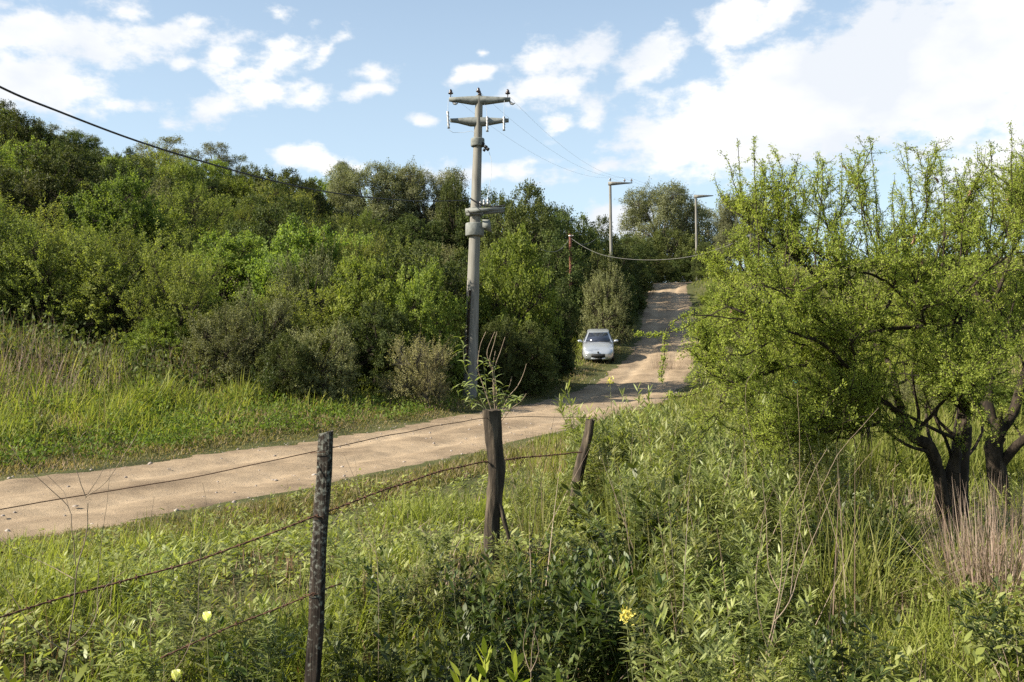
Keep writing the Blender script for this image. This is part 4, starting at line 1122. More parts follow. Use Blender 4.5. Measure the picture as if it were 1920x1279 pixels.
def acacia(name, label, limbs, base_D, seed, dens=1.0, pods=0, leaf=1.0, sub=1.0):
    """limbs: list of (pixel points with depth offsets, r0, r1, leafy fraction start)"""
    global RNG
    RNG = np.random.default_rng(seed)
    p0 = P(limbs[0][0][0][0], limbs[0][0][0][1], base_D); base = Vector((p0.x, base_D, gz(p0.x, base_D)))
    root = empty(name, base); tag(root, label, 'tree')
    B = np.array(tuple(base)); tk = MB(); cw = MB(); nodes_p = []; nodes_d = []; tips = []
    sec = []
    for (pts, r0, r1, leafy, *fx) in limbs:
        fs = fx[0] if fx else 1.0
        q = [P(a, b, base_D + dz) for a, b, dz in pts]
        if leafy is None: q[0].z = base.z - .25
        c = smooth_line(q, .06) - B; n = len(c)
        c[1:-1] += np.cumsum(RNG.normal(size=(n, 3)), 0)[1:-1] * .004
        s = np.linspace(0, 1, n); rad = r0 + (r1 - r0) * s ** .8
        rad = rad * (1 + .10 * (vnoise(s * 14, s * 0, seed) - .5))
        tube(tk, c, rad, 9 if r0 > .03 else 6, cap=True)
        if leafy is None: leafy = 2.0
        t = nrm(np.gradient(c, axis=0)); i = 2
        if fs < .4:
            kk = int(n * 3); j = RNG.uniform(leafy, 1, kk) * (n - 1); nodes_p.append(np.stack([np.interp(j, np.arange(n), c[:, q_]) for q_ in range(3)], 1)); nodes_d.append(nrm(RNG.normal(size=(kk, 3)))); continue
        while i < n:
            if s[i] > leafy - .25:
                for _ in range(2 if RNG.random() < .5 * dens else 1):
                    d = nrm(t[i] * RNG.uniform(.2, .9) + RNG.normal(size=3) * np.array([.7, .7, .45]) + np.array([0, 0, .35 + .9 * max(0, t[i][2])]))
                    L = RNG.uniform(.25, .72) * (1.0 if s[i] < .85 else .7) * sub * fs
                    sec.append((c[i], d, L, min(rad[i] * .55, .014), s[i] > leafy, fs))
            i += max(1, int(RNG.uniform(1, 2.6) / dens))
        sec.append((c[-1], nrm(t[-1] + np.array([0, 0, .25])), RNG.uniform(.25, .42) * fs, r1, True, fs))
    for (p, d, L, r, leafy, fs) in sec:
        n = 8; q = [p]; dd = d.copy()
        for k in range(n):
            dd = nrm(dd + RNG.normal(size=3) * .17 + np.array([0, 0, .04])); q.append(q[-1] + dd * L / n)
        dens_s = RNG.uniform(.2, 1.2) * min(1, fs * 1.4); q = np.array(q); tube(tk, q, np.linspace(r, .0035, n + 1), 4, cap=False)
        if not leafy and RNG.random() < .6: continue
        for k in range(1, n + 1):
            if fs < .4 and RNG.random() < .55: continue
            for _ in range(1 if RNG.random() < .55 else 2):
                td = nrm((q[k] - q[k - 1]) / (L / n) * .6 + RNG.normal(size=3) * .8 + np.array([0, 0, .3])); tl = RNG.uniform(.05, .20)
                m = max(3, int(tl / .026)); zz = q[k] + np.outer(np.linspace(0, tl, m), td)
                zz[1:] += RNG.normal(size=(m - 1, 3)) * .010
                tube(tk, zz[[0, m // 2, -1]], [.0032, .0026, .0015], 3, cap=False)
                nodes_p.append(zz[1:]); nodes_d.append(np.repeat(td[None], m - 1, 0))
            if k > 1:
                kk = max(1, int(dens_s * L / n / .020)); nodes_p.append(q[k - 1] + (q[k] - q[k - 1]) * RNG.random((kk, 1))); nodes_d.append(np.repeat(nrm(q[k] - q[k - 1])[None], kk, 0))
    npz = np.concatenate(nodes_p); nd = np.concatenate(nodes_d); m = len(npz)
    # each node carries a tuft of small feathery leaves
    per = 10
    base_ = np.repeat(npz, per, 0) + RNG.normal(size=(m * per, 3)) * .012
    d = nrm(np.repeat(nd, per, 0) * .35 + RNG.normal(size=(m * per, 3)) * .8 + np.array([0, 0, .25]))
    nn = nrm(RNG.normal(size=(m * per, 3)) * .8 + np.array([0, 0, .8])); ln_ = RNG.uniform(.012, .026, m * per) * leaf
    shade = np.repeat(RNG.uniform(0, 1, m), per)
    leaf_cards(cw, base_, d, nn, ln_, ln_ * .44, np.clip(shade * .5 + RNG.random(m * per) * .5, 0, 1))
    print(name, 'leaflets', m * per); cw.build('crown', M['acacia'], root); tk.build('trunk', M['bark'], root, smooth=True)
    for i in range(pods):
        j = int(RNG.integers(m)); pd = MB(); c = npz[j]; a = RNG.uniform(0, 6.28)
        dd = np.array([math.cos(a) * .5, math.sin(a) * .3, -.8]); dd /= np.linalg.norm(dd)
        L = RNG.uniform(.055, .085); cr = np.array([-dd[2], 0, dd[0]]) * .012
        tube(pd, [c, c + dd * .012, c + dd * L * .4 + cr, c + dd * L * .75 + cr, c + dd * L], [.002, .008, .0115, .010, .003], 7)
        pd.build('seed_pod', M['pod'], root, smooth=True)
    return root


M['pod'] = solid('brown_seed_pod', [(.13, .07, .04), (.26, .16, .10)], rough=.7)
LA = [
    ([(1780, 1010, 0), (1778, 985, 0), (1776, 940, 0), (1788, 885, 0)], .105, .085, None),
    ([(1788, 885, 0), (1803, 830, .05), (1803, 770, .1), (1800, 715, .1), (1815, 690, .1)], .068, .055, None),
    ([(1815, 690, .1), (1782, 642, -.1), (1740, 615, -.3), (1680, 618, -.5), (1600, 640, -.7), (1520, 640, -.8)], .04, .012, .45),
    ([(1815, 690, .1), (1850, 660, .2), (1890, 640, .3), (1935, 600, .4), (1980, 540, .5)], .042, .014, .5),
    ([(1800, 720, .1), (1795, 650, .4), (1805, 580, .6), (1835, 520, .7), (1860, 466, .8), (1885, 422, .8), (1905, 372, .9)], .04, .010, .45),
    ([(1788, 885, 0), (1752, 852, -.05), (1715, 815, -.1), (1690, 780, -.1)], .07, .052, None),
    ([(1715, 815, -.1), (1680, 803, -.3), (1620, 798, -.5), (1560, 812, -.7), (1500, 822, -.8)], .028, .008, .6),
    ([(1690, 780, -.1), (1640, 740, -.3), (1580, 705, -.5), (1520, 690, -.7), (1450, 700, -.8), (1401.4, 720, -.9)], .038, .009, .45, 0.7),
    ([(1690, 780, -.1), (1672, 700, .1), (1640, 650, .2), (1600, 610, .2), (1560, 560, .1), (1500, 495, 0), (1440, 458, -.1), (1401.4, 422, -.1), (1384.04, 402, -.1)], .044, .008, .45, 0.7),
    ([(1640, 740, -.3), (1600, 700, -.7), (1540, 650, -1.0), (1470, 625, -1.2), (1407.6, 600, -1.3), (1364.2, 575, -1.3)], .03, .008, .5, 0.6),
    ([(1600, 610, .2), (1520, 590, .5), (1450, 560, .7), (1401.4, 520, .8), (1376.6, 473, .8)], .026, .007, .4, 0.6),
    ([(1600, 610, .2), (1590, 520, .3), (1565, 458, .3), (1545, 415, .3), (1535, 365, .3)], .024, .006, .4),
    ([(1640, 650, .2), (1670, 560, .5), (1690, 490, .6), (1720, 437, .6), (1740, 394, .6), (1735, 332, .6)], .028, .006, .4),
    ([(1670, 560, .5), (1650, 480, .2), (1625, 422, 0), (1608, 358, 0)], .02, .006, .4),
    ([(1805, 580, .6), (1760, 500, .2), (1770, 444, 0), (1800, 401, -.1), (1820, 358, -.1)], .024, .006, .4),
    ([(1835, 520, .7), (1890, 458, .5), (1925, 408, .5), (1930, 343, .5)], .024, .007, .4),
    ([(1740, 615, -.3), (1700, 560, -.8), (1650, 520, -1.0), (1590, 500, -1.2), (1530, 473, -1.2)], .024, .007, .4),
    ([(1782, 642, -.1), (1800, 590, -.6), (1830, 540, -.9), (1870, 500, -1.0), (1920, 473, -1.0)], .024, .007, .4),
    ([(1600, 640, -.7), (1530, 590, -1.1), (1470, 540, -1.2), (1420, 520, -1.2)], .016, .006, .35),
    ([(1450, 560, .7), (1407.6, 600, .9), (1376.6, 640, .9), (1310, 630, .9)], .014, .005, .3, 0.5),
    ([(1401.4, 520, .8), (1376.6, 540, .8), (1351.8, 520, .8), (1336.3, 500, .8)], .012, .004, .5, 0.4),
    ([(1364.2, 575, -1.3), (1300, 610, -1.3), (1275, 622, -1.3), (1235, 632, -1.3), (1188, 627, -1.3)], .008, .003, .55, 0.28),
    ([(1407.6, 600, -1.3), (1330, 590, -1.4), (1285, 590, -1.4), (1255, 620, -1.4), (1250, 680, -1.4), (1240, 715, -1.4)], .010, .003, .45, 0.28),
    ([(1401.4, 720, -.9), (1376.6, 715, -.9), (1320, 690, -.9), (1340, 650, -.9)], .010, .004, .3, 0.5),
    ([(1470, 625, -1.2), (1420, 660, -1.3), (1389, 670, -1.3), (1330, 660, -1.3)], .012, .004, .3, 0.5),
    ([(1450, 700, -.8), (1420, 660, -.6), (1401.4, 640, -.5), (1376.6, 620, -.4)], .012, .004, .3, 0.55),
    ([(1500, 495, 0), (1470, 451, 0), (1462, 408, 0), (1470, 365, 0)], .014, .005, .3),
    ([(1440, 458, -.1), (1425, 422, -.3), (1430, 383, -.3)], .012, .005, .3),
]
def fill_limbs(L, n, box_, r0=.016):
    """further boughs that leave the nearest point of an older limb and fill the crown"""
    old = [p for l in L if l[3] is None or l[1] > .02 for p in l[0]]; out = []
    for _ in range(n):
        t = (RNG.uniform(box_[0], box_[1]), RNG.uniform(box_[2], box_[3]), RNG.uniform(box_[4], box_[5]))
        a = min(old, key=lambda p: math.hypot(p[0] - t[0] - 40, p[1] - t[1] - 90, (p[2] - t[2]) * 120) + (0 if p[1] < 800 else 400))
        m1 = tuple(a[i] + (t[i] - a[i]) * .35 + RNG.normal() * (14, 14, .08)[i] for i in range(3)); m2 = tuple(a[i] + (t[i] - a[i]) * .7 + RNG.normal() * (14, 14, .08)[i] - (0, 12, 0)[i] for i in range(3))
        out.append(([a, m1, m2, t], r0, .005, .3))
    return out


RNG = np.random.default_rng(5)
LA = [(l[0], l[1] * (.92 if l[3] is None else .74), *l[2:]) for l in LA]
LA += fill_limbs(LA, 8, (1340, 1880, 480, 760, -1.5, -.3)) + fill_limbs(LA, 4, (1360, 1900, 400, 560, -1.0, .9)) + fill_limbs(LA, 10, (1340, 1720, 750, 870, -1.2, -.3), .010)
for i in range(15):                                   # long straight thorny shoots standing out of the crown
    px_ = 1395 + i * 36 + RNG.uniform(-12, 12); top_ = RNG.uniform(250, 345) - (25 if i > 8 else 0); dz = RNG.uniform(-.8, .8); ln0 = RNG.uniform(-25, 25)
    LA.append(([(px_ - ln0, 500, dz), (px_ - ln0 * .4, 430, dz), (px_, 375, dz), (px_ + RNG.uniform(-12, 4), top_, dz)], .009, .0025, .2, .39))
for i in range(11):                                   # thin bare stems under the crown
    a_ = [(1788, 885, 0), (1752, 852, -.05), (1803, 830, .05), (1715, 815, -.1)][i % 4]; x_ = RNG.uniform(1480, 1930); y_ = RNG.uniform(640, 760); dz = RNG.uniform(-.9, .9)
    LA.append(([a_, (a_[0] + (x_ - a_[0]) * .4 + RNG.normal() * 14, a_[1] + (y_ - a_[1]) * .3, dz * .4), (a_[0] + (x_ - a_[0]) * .75 + RNG.normal() * 14, a_[1] + (y_ - a_[1]) * .7, dz * .8), (x_, y_, dz)], .020, .006, .8, .8))
acacia('thorn_tree', 'big feathery thorn tree with dark forked trunk filling the right of the photo', LA, 9.0, 51, .88, 26)
LB = [
    ([(1880, 945, 0), (1876, 900, 0), (1868, 850, 0), (1872, 815, 0)], .12, .09, None),
    ([(1872, 815, 0), (1900, 770, .1), (1918, 710, .2), (1945, 640, .3), (1970, 560, .4), (1990, 473, .4), (1985, 408, .4)], .065, .012, .45),
    ([(1872, 815, 0), (1850, 760, .1), (1856, 690, .2), (1846, 610, .3), (1820, 540, .4), (1800, 473, .5), (1790, 422, .5)], .06, .012, .5),
    ([(1876, 870, 0), (1910, 835, -.1), (1960, 800, -.3), (2020, 760, -.4), (2080, 700, -.4)], .06, .015, .45),
    ([(1856, 690, .2), (1900, 600, .6), (1930, 520, .8), (1950, 444, .8), (1945, 372, .8)], .035, .009, .4),
    ([(1850, 760, .1), (1800, 720, .4), (1750, 690, .6), (1690, 680, .8), (1640, 690, .8)], .032, .008, .5),
    ([(1918, 710, .2), (1960, 670, -.3), (2010, 600, -.5), (2050, 520, -.6), (2060, 444, -.6)], .035, .009, .4),
    ([(1846, 610, .3), (1880, 520, .1), (1900, 451, 0), (1915, 386, 0), (1925, 329, 0)], .028, .007, .4),
    ([(2020, 760, -.4), (1980, 700, -.7), (1950, 640, -.8), (1935, 590, -.9)], .02, .006, .4),
    ([(1970, 560, .4), (1920, 490, .7), (1890, 437, .8), (1870, 386, .8)], .022, .006, .4),
]
acacia('thorn_tree', 'second thorn tree behind the big one, its trunk rising from dry straw at right edge', LB, 10.6, 77, .85, 0, 1.15)
LC = [
    ([(1627, 900, 0), (1628, 870, 0), (1624, 820, 0), (1618, 785, 0)], .085, .06, None),
    ([(1618, 785, 0), (1600, 740, 0), (1570, 700, 0), (1540, 650, 0), (1520, 600, .2)], .045, .01, .5),
    ([(1618, 785, 0), (1640, 730, .2), (1660, 670, .3), (1690, 600, .4), (1700, 540, .4)], .045, .01, .5),
    ([(1600, 740, 0), (1560, 730, -.3), (1510, 720, -.5), (1460, 690, -.5)], .03, .008, .4),
    ([(1640, 730, .2), (1690, 720, .6), (1740, 690, .8), (1790, 640, .9)], .03, .008, .4),
]
acacia('thorn_tree', 'small thorn tree farther back with a short brown trunk left of the big fork', LC, 13.0, 91, .8, 0, 1.3)

# ------------------------------------------------------------------ weeds of the foreground
M['spikes'] = foliage('seed_spike', [(.13, .085, .05), (.21, .145, .09), (.28, .21, .14)], trans=.2)
def make_weed(kind, seed):
    global RNG
    RNG = np.random.default_rng(seed)
    K = dict(willow=dict(h=1.2, stems=4, fan=.30, leaf=(.10, .16), lw=.16, n=40, mat='willow', bend=.75, t0=.12, rad=.0045, br=3),
             broad=dict(h=.7, stems=6, fan=.55, leaf=(.05, .085), lw=.36, n=34, mat='broad', bend=.5, t0=.1, rad=.004, br=2),
             lime=dict(h=.45, stems=5, fan=.45, leaf=(.06, .10), lw=.36, n=20, mat='lime', bend=.6, t0=.1, rad=.003, br=1),
             spike=dict(h=.9, stems=2, fan=.12, leaf=(.07, .12), lw=.16, n=52, mat='grass', bend=.5, t0=.1, rad=.004, br=0))[kind]
    name = {'willow': 'tall_weed', 'broad': 'broad_leaved_bush', 'lime': 'lime_weed', 'spike': 'spiky_weed'}[kind]
    root = empty(name); st = MB(); lf = MB(); h = K['h']
    stems = []
    for i in range(K['stems']):
        a = RNG.uniform(0, 6.28); f = K['fan'] * RNG.uniform(.3, 1.1); L = h * RNG.uniform(.72, 1.0)
        d = nrm(np.array([math.cos(a) * f, math.sin(a) * f, 1.0])); p = np.array([math.cos(a) * .05, math.sin(a) * .05, -.05]); q = [p]
        for k in range(10):
            d = nrm(d + RNG.normal(size=3) * .05 + np.array([0, 0, .05])); q.append(q[-1] + d * L / 10)
        q = np.array(q); stems.append((q, L, 1.0))
        for b in range(K['br']):
            j = int(RNG.integers(3, 8)); a2 = RNG.uniform(0, 6.28); d2 = nrm(np.array([math.cos(a2) * .7, math.sin(a2) * .7, 1.0])); qq = [q[j]]
            L2 = L * RNG.uniform(.18, .38)
            for k in range(5):
                d2 = nrm(d2 + RNG.normal(size=3) * .06 + np.array([0, 0, .12])); qq.append(qq[-1] + d2 * L2 / 5)
            stems.append((np.array(qq), L2, .55))
    for q, L, w in stems:
        tube(st, q, np.linspace(K['rad'] * w, .0012, len(q)), 4, cap=False)
        n = int(K['n'] * (w if w < 1 else 1)); t = RNG.uniform(K['t0'] if w == 1 else 0, 1, n) ** .85; idx = t * (len(q) - 1)
        p = np.stack([np.interp(idx, np.arange(len(q)), q[:, i]) for i in range(3)], 1)
        ax = nrm(np.stack([np.interp(idx, np.arange(len(q)), np.gradient(q[:, i])) for i in range(3)], 1))
        a = np.arange(n) * 2.4 + RNG.uniform(-.5, .5, n); out = np.stack([np.cos(a), np.sin(a), np.zeros(n)], 1)
        up = .35 + 1.3 * t ** 3; d = nrm(out + ax * up[:, None] + RNG.normal(size=(n, 3)) * .15)
        ln_ = RNG.uniform(*K['leaf'], n) * (1 - .35 * t ** 4) * (.75 if w < 1 else 1)
        blades(lf, p, d, ln_, ln_ * K['lw'], K['bend'] * RNG.uniform(.4, 1.3, n) * (1 - .5 * t), np.clip(.25 + .55 * t + RNG.normal(size=n) * .18, 0, 1), prof=(.15, .85, 1, .75, .06), side=np.cross(d, np.array([0, 0, 1.0])) + RNG.normal(size=(n, 3)) * .25)
    lf.build('foliage', M[K['mat']], root); st.build('stem', M['stem'], root)
    root['_h'] = h; return root


WP = {}; WUSED = set(); WN = [0]
for i, k in enumerate(['willow', 'willow', 'willow', 'willow', 'broad', 'broad', 'lime', 'lime', 'spike', 'spike']): WP.setdefault(k, []).append(make_weed(k, 300 + i))
RNG = np.random.default_rng(31)


def place_weed(kind, px, ytop, D, label, group=None, wide=1.0, cat='weed', hmin=.2):
    pr = WP[kind]; j = WN[0] % len(pr); WN[0] += 1; src = pr[j]
    t = P(px, ytop, D); z = gz(t.x, D); h = max(t.z - z, hmin); s = h / src['_h']
    if (kind, j) not in WUSED: o = src; WUSED.add((kind, j))
    else: o = copy_tree(src)
    for key in ('label', 'category', 'group'):
        if key in o: del o[key]
    o.location = (t.x, D, z); o.scale = (s ** .5 * wide, s ** .5 * wide, s); o.rotation_euler = (RNG.uniform(-.1, .1), RNG.uniform(-.1, .1), RNG.uniform(0, 6.28))
    return tag(o, label, cat, group)


# the thicket right of the fence: profile of its top edge in the photograph
TOP = [(930, 860), (990, 815), (1060, 800), (1110, 745), (1160, 745), (1230, 730), (1300, 735), (1360, 725), (1430, 705), (1490, 700), (1540, 735), (1580, 770), (1620, 830), (1680, 880)]
def top_at(px): return float(np.interp(px, [a for a, _ in TOP], [b for _, b in TOP]))
ZONES = [(1090, 'left of the leaning post'), (1250, 'right of the leaning post'), (1420, 'in mid thicket'), (1700, 'by the big thorn tree')]
def zone(px): return next(t for l, t in ZONES if px < l or l == 1700)
def band(D): return 'back row' if D > 9.5 else ('middle row' if D > 7 else 'front row')
for D, px0, px1, n, dy in ((12.2, 1090, 1560, 20, 0), (10.8, 1020, 1570, 26, 8), (9.4, 980, 1580, 27, 30), (8.2, 1000, 1560, 24, 85), (7.2, 1010, 1500, 20, 155), (6.3, 1060, 1480, 13, 255)):
    for i in range(n):
        px = px0 + (px1 - px0) * (i + RNG.uniform(.1, .9)) / n; DD = D * RNG.uniform(.95, 1.05)
        if 1560 < px < 1680 and DD < 8: continue
        y = top_at(px) + dy + abs(RNG.normal()) * 38 - (45 if RNG.random() < .15 else 0)
        if 1010 < px < 1165 and DD < 10.3: y = max(y, 1000 + RNG.uniform(0, 40))
        if dy >= 155 and px < 1200:  # dark leaves put here imitate the shaded lower face of the thicket
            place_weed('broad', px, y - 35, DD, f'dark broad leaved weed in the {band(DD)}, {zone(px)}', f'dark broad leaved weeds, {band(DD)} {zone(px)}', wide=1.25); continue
        g = f'tall narrow leaved green weeds, {band(DD)} {zone(px)}'
        place_weed('willow', px, y, DD, f'tall narrow leaved weed in the {band(DD)} of the thicket, {zone(px)}', g, wide=RNG.uniform(.8, 1.15))
for (k, px, y, D, lab) in [
    ('willow', 1116, 705, 11.2, 'tall weed shoot standing behind the leaning fence post'),
    ('willow', 1478, 690, 8.8, 'tallest pale weed of the thicket, under the thorn tree branches'),
    ('willow', 1245, 1045, 5.0, 'bright weed with upright leaf tips in the bottom centre right foreground'),
    ('willow', 1300, 1055, 5.1, 'bright weed right of the upright tipped one in the foreground'),
    ('willow', 1350, 1085, 4.9, 'third bright foreground weed beside the thin brown stalks'),
    ('willow', 1290, 1160, 4.5, 'leafy weed at the bottom edge behind the yellow flower'),
    ('willow', 1405, 1150, 4.6, 'leafy weed at the bottom edge under the brown stalks'),
    ('willow', 1480, 1060, 5.4, 'weed left of the grassy clearing at lower right'),
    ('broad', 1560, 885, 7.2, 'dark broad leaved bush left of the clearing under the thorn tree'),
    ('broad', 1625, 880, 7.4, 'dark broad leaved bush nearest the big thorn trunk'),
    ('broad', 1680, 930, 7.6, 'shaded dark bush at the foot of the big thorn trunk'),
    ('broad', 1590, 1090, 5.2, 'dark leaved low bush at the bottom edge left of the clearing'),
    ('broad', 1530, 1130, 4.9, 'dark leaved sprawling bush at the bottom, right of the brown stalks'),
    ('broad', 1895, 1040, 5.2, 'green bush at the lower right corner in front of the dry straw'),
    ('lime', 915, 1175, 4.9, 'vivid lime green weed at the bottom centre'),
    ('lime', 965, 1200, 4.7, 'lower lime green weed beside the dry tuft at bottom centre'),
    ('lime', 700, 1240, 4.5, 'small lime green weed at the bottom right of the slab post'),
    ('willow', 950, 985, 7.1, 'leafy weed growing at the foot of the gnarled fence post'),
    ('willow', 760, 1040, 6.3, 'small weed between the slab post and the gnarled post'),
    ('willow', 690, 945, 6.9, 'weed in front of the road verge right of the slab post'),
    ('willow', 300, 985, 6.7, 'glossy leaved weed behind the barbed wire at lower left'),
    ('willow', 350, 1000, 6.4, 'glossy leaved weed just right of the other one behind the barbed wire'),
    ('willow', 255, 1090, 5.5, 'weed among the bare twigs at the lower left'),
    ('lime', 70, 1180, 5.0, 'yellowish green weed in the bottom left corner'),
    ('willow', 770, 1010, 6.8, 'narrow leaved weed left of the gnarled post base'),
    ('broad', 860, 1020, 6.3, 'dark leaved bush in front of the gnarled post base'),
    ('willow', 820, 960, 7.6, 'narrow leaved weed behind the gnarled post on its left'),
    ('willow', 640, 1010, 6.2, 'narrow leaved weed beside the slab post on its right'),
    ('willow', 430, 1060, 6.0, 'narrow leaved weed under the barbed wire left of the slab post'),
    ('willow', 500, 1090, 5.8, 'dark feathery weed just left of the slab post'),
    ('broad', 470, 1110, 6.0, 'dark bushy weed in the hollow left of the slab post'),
    ('broad', 800, 1120, 5.7, 'dark bush in the hollow between slab post and lime weeds'),  # dark leaved bushes added around the hollow imitate its deep shade by colour
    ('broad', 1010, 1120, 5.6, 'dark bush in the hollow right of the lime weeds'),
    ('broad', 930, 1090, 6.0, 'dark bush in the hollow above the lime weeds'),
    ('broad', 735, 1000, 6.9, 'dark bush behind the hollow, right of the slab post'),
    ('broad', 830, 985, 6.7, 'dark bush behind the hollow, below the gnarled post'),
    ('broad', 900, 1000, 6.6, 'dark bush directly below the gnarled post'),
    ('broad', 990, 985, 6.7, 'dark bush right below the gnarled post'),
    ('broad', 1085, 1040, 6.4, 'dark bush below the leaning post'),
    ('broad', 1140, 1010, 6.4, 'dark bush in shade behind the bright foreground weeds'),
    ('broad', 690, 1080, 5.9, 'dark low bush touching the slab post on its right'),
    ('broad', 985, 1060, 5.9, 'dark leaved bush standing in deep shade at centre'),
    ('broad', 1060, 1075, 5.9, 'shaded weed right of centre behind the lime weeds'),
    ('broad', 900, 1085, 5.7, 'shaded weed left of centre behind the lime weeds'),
    ('spike', 650, 725, 26, 'spiky pale weed at the road verge before the shaded shrub'),
    ('spike', 690, 740, 25.5, 'shorter spiky weed right of the pale one at the road verge'),
    ('spike', 565, 750, 24.5, 'spiky weed at the verge left of the pale one'),
    ('broad', 80, 765, 20.5, 'dark leafy mound in the bright verge grass at far left'),
    ('lime', 265, 690, 24, 'yellow green leafy clump in the tall verge grass at left'),
    ('spike', 215, 612, 29, 'tall pale spike rising from the dry grass before the thorn trees'),
    ('spike', 330, 640, 28.5, 'first slender green spike above the pinkish dry grass'),
    ('spike', 370, 645, 28.5, 'second slender green spike above the pinkish dry grass'),
    ('broad', 490, 660, 26.5, 'low grey green bush at the right end of the dry grass'),
]: place_weed(k, px, y, D, lab, cat='bush' if k == 'broad' else 'weed')


def flower_weed(px, ytop, D, label, h0=.45):
    t = P(px, ytop, D); z = gz(t.x, D); h = t.z - z; root = empty('flowering_weed', (t.x - .06, D, z)); tag(root, label, 'flower')
    st = MB(); lf = MB(); fl = MB(); q = np.array([(.06 + .10 * (1 - s), .02 * math.sin(s * 4), h * s) for s in np.linspace(-.1, .97, 12)])
    tube(st, q, np.linspace(.006, .002, 12), 5); n = 64; s = RNG.uniform(.12, .97, n); p = np.stack([np.interp(s * 11, np.arange(12), q[:, i]) for i in range(3)], 1)
    a = np.arange(n) * 2.4; d = nrm(np.stack([np.cos(a), np.sin(a), .35 + .5 * s], 1)); L = RNG.uniform(.07, .11, n) * (1.1 - .4 * s)
    blades(lf, p, d, L, L * .17, .9, .55 + .4 * RNG.random(n), prof=(.2, .9, 1, .7, .06))
    n = 46; c = q[-1] + RNG.normal(size=(n, 3)) * np.array([.015, .015, .02]); d = rdir(n, .5)
    leaf_cards(fl, c, d, rdir(n), RNG.uniform(.018, .03, n), .013, RNG.random(n))
    lf.build('foliage', M['willow'], root); st.build('stem', M['stem'], root); fl.build('flower_head', M['petal'], root)


flower_weed(1172, 1142, 4.7, 'weed with a yellow flower head at the bottom, left of the bright weeds')
flower_weed(1143, 705, 9.6, 'small yellow flower topping a weed beside the leaning post')


def bud_flower(px, y, D, label):
    t = P(px, y, D); z = gz(t.x, D); root = empty('evening_flower', (t.x, D, z)); tag(root, label, 'flower'); h = t.z - z
    st = MB(); tube(st, [(.03, 0, -.05), (.02, .01, h * .5), (0, 0, h - .02)], [.003, .0025, .002], 4); st.build('stem', M['stem'], root)
    fl = MB()
    for i in range(5):
        a = i * 1.257; c = np.array([math.cos(a), math.sin(a), 0])
        blades(fl, np.array([[0, 0, h - .02]]), (c * .45 + np.array([0, 0, 1.0]))[None], .05, .034, -.25, RNG.random(), prof=(.3, 1, 1.1, .5), side=np.cross(c, [0, 0, 1])[None])
    fl.build('petals', M['bud'], root)


bud_flower(388, 1158, 5.0, 'pale cream flower left of the slab post')
bud_flower(330, 1268, 4.6, 'pale cream flower at the bottom edge left of the slab post')


def stalks(name, label, cat, lines, D, mat='twig', leaves=0):
    """bare dry branching stalks along pixel lines (all of one plant)"""
    p0 = P(lines[0][0][0][0], lines[0][0][0][1], D); base = Vector((p0.x, D, gz(p0.x, D))); root = empty(name, base); tag(root, label, cat)
    mb = MB()
    for k, (pts, r0, r1) in enumerate(lines):
        c = smooth_line([P(a, b, D + dz) - base for a, b, dz in pts], .04)
        if k == 0 and c[0][2] > -.05: c = np.vstack([[c[0][0], c[0][1], -.1], c])
        c[1:] += np.cumsum(RNG.normal(size=(len(c) - 1, 3)), 0) * .0022
        tube(mb, c, np.linspace(r0, r1, len(c)) * .62, 5)
    mb.build('stalks', M[mat], root); return root


stalks('dry_weed', 'bare brown branching weed skeleton at the lower left', 'dry plant', [
    ([(105, 1300, 0), (120, 1240, 0), (128, 1180, 0), (138, 1100, 0), (142, 1060, 0), (158, 1000, .05), (160, 940, .05)], .0075, .004),
    ([(160, 930, .05), (145, 890, .05), (136, 850, .05), (134, 830, .05)], .004, .002), ([(160, 932, .05), (200, 905, 0), (235, 855, 0), (268, 800, 0)], .004, .002), ([(160, 935, .05), (195, 880, .1), (215, 830, .1)], .003, .0015),
    ([(142, 1060, 0), (136, 1000, -.05), (128, 950, -.05), (80, 905, -.1), (45, 870, -.1), (15, 830, -.1)], .004, .002), ([(128, 950, -.05), (120, 920, 0), (90, 890, 0), (78, 878, 0)], .003, .0015),
    ([(138, 1085, 0), (95, 1062, .1), (40, 1040, .1), (0, 1005, .1)], .0035, .002), ([(122, 1222, 0), (70, 1180, -.05), (30, 1120, -.05), (0, 1085, -.05)], .0045, .002), ([(122, 1222, 0), (170, 1180, 0), (185, 1140, .05), (200, 1100, .05), (235, 1070, .05)], .004, .002), ([(185, 1150, .05), (182, 1110, .1), (188, 1050, .1), (200, 960, .1), (205, 880, .1)], .003, .0015)], 4.9)
stalks('dry_stalk', 'single thin bent dry stalk left of the slab post', 'dry plant', [([(330, 1255, 0), (352, 1220, 0), (368, 1160, 0), (376, 1080, 0), (384, 1010, 0), (388, 950, 0), (380, 910, 0)], .004, .0018)], 5.2)
stalks('dry_stalk', 'single thin straight dry stalk at left, crossing the road edge', 'dry plant', [([(283, 1080, 0), (283, 1020, 0), (285, 970, 0), (290, 932, 0)], .003, .0016)], 5.6)
stalks('dry_weed', 'thin dark twiggy weed right of the slab post top', 'dry plant', [([(710, 1120, 0), (706, 1040, 0), (695, 990, 0), (675, 930, 0), (655, 880, 0), (642, 850, 0)], .004, .0016), ([(706, 1040, 0), (690, 1010, .1), (660, 985, .1), (640, 960, .1)], .0025, .0014), ([(675, 930, 0), (668, 890, 0), (662, 858, 0)], .002, .001)], 6.0)
0 and stalks('fallen_branch', 'fallen grey branch lying in the weeds right of the slab post', 'branch', [([(600, 1170, 0), (700, 1130, 0), (780, 1095, 0), (840, 1070, 0), (880, 1060, .1)], .008, .004)], 5.6)
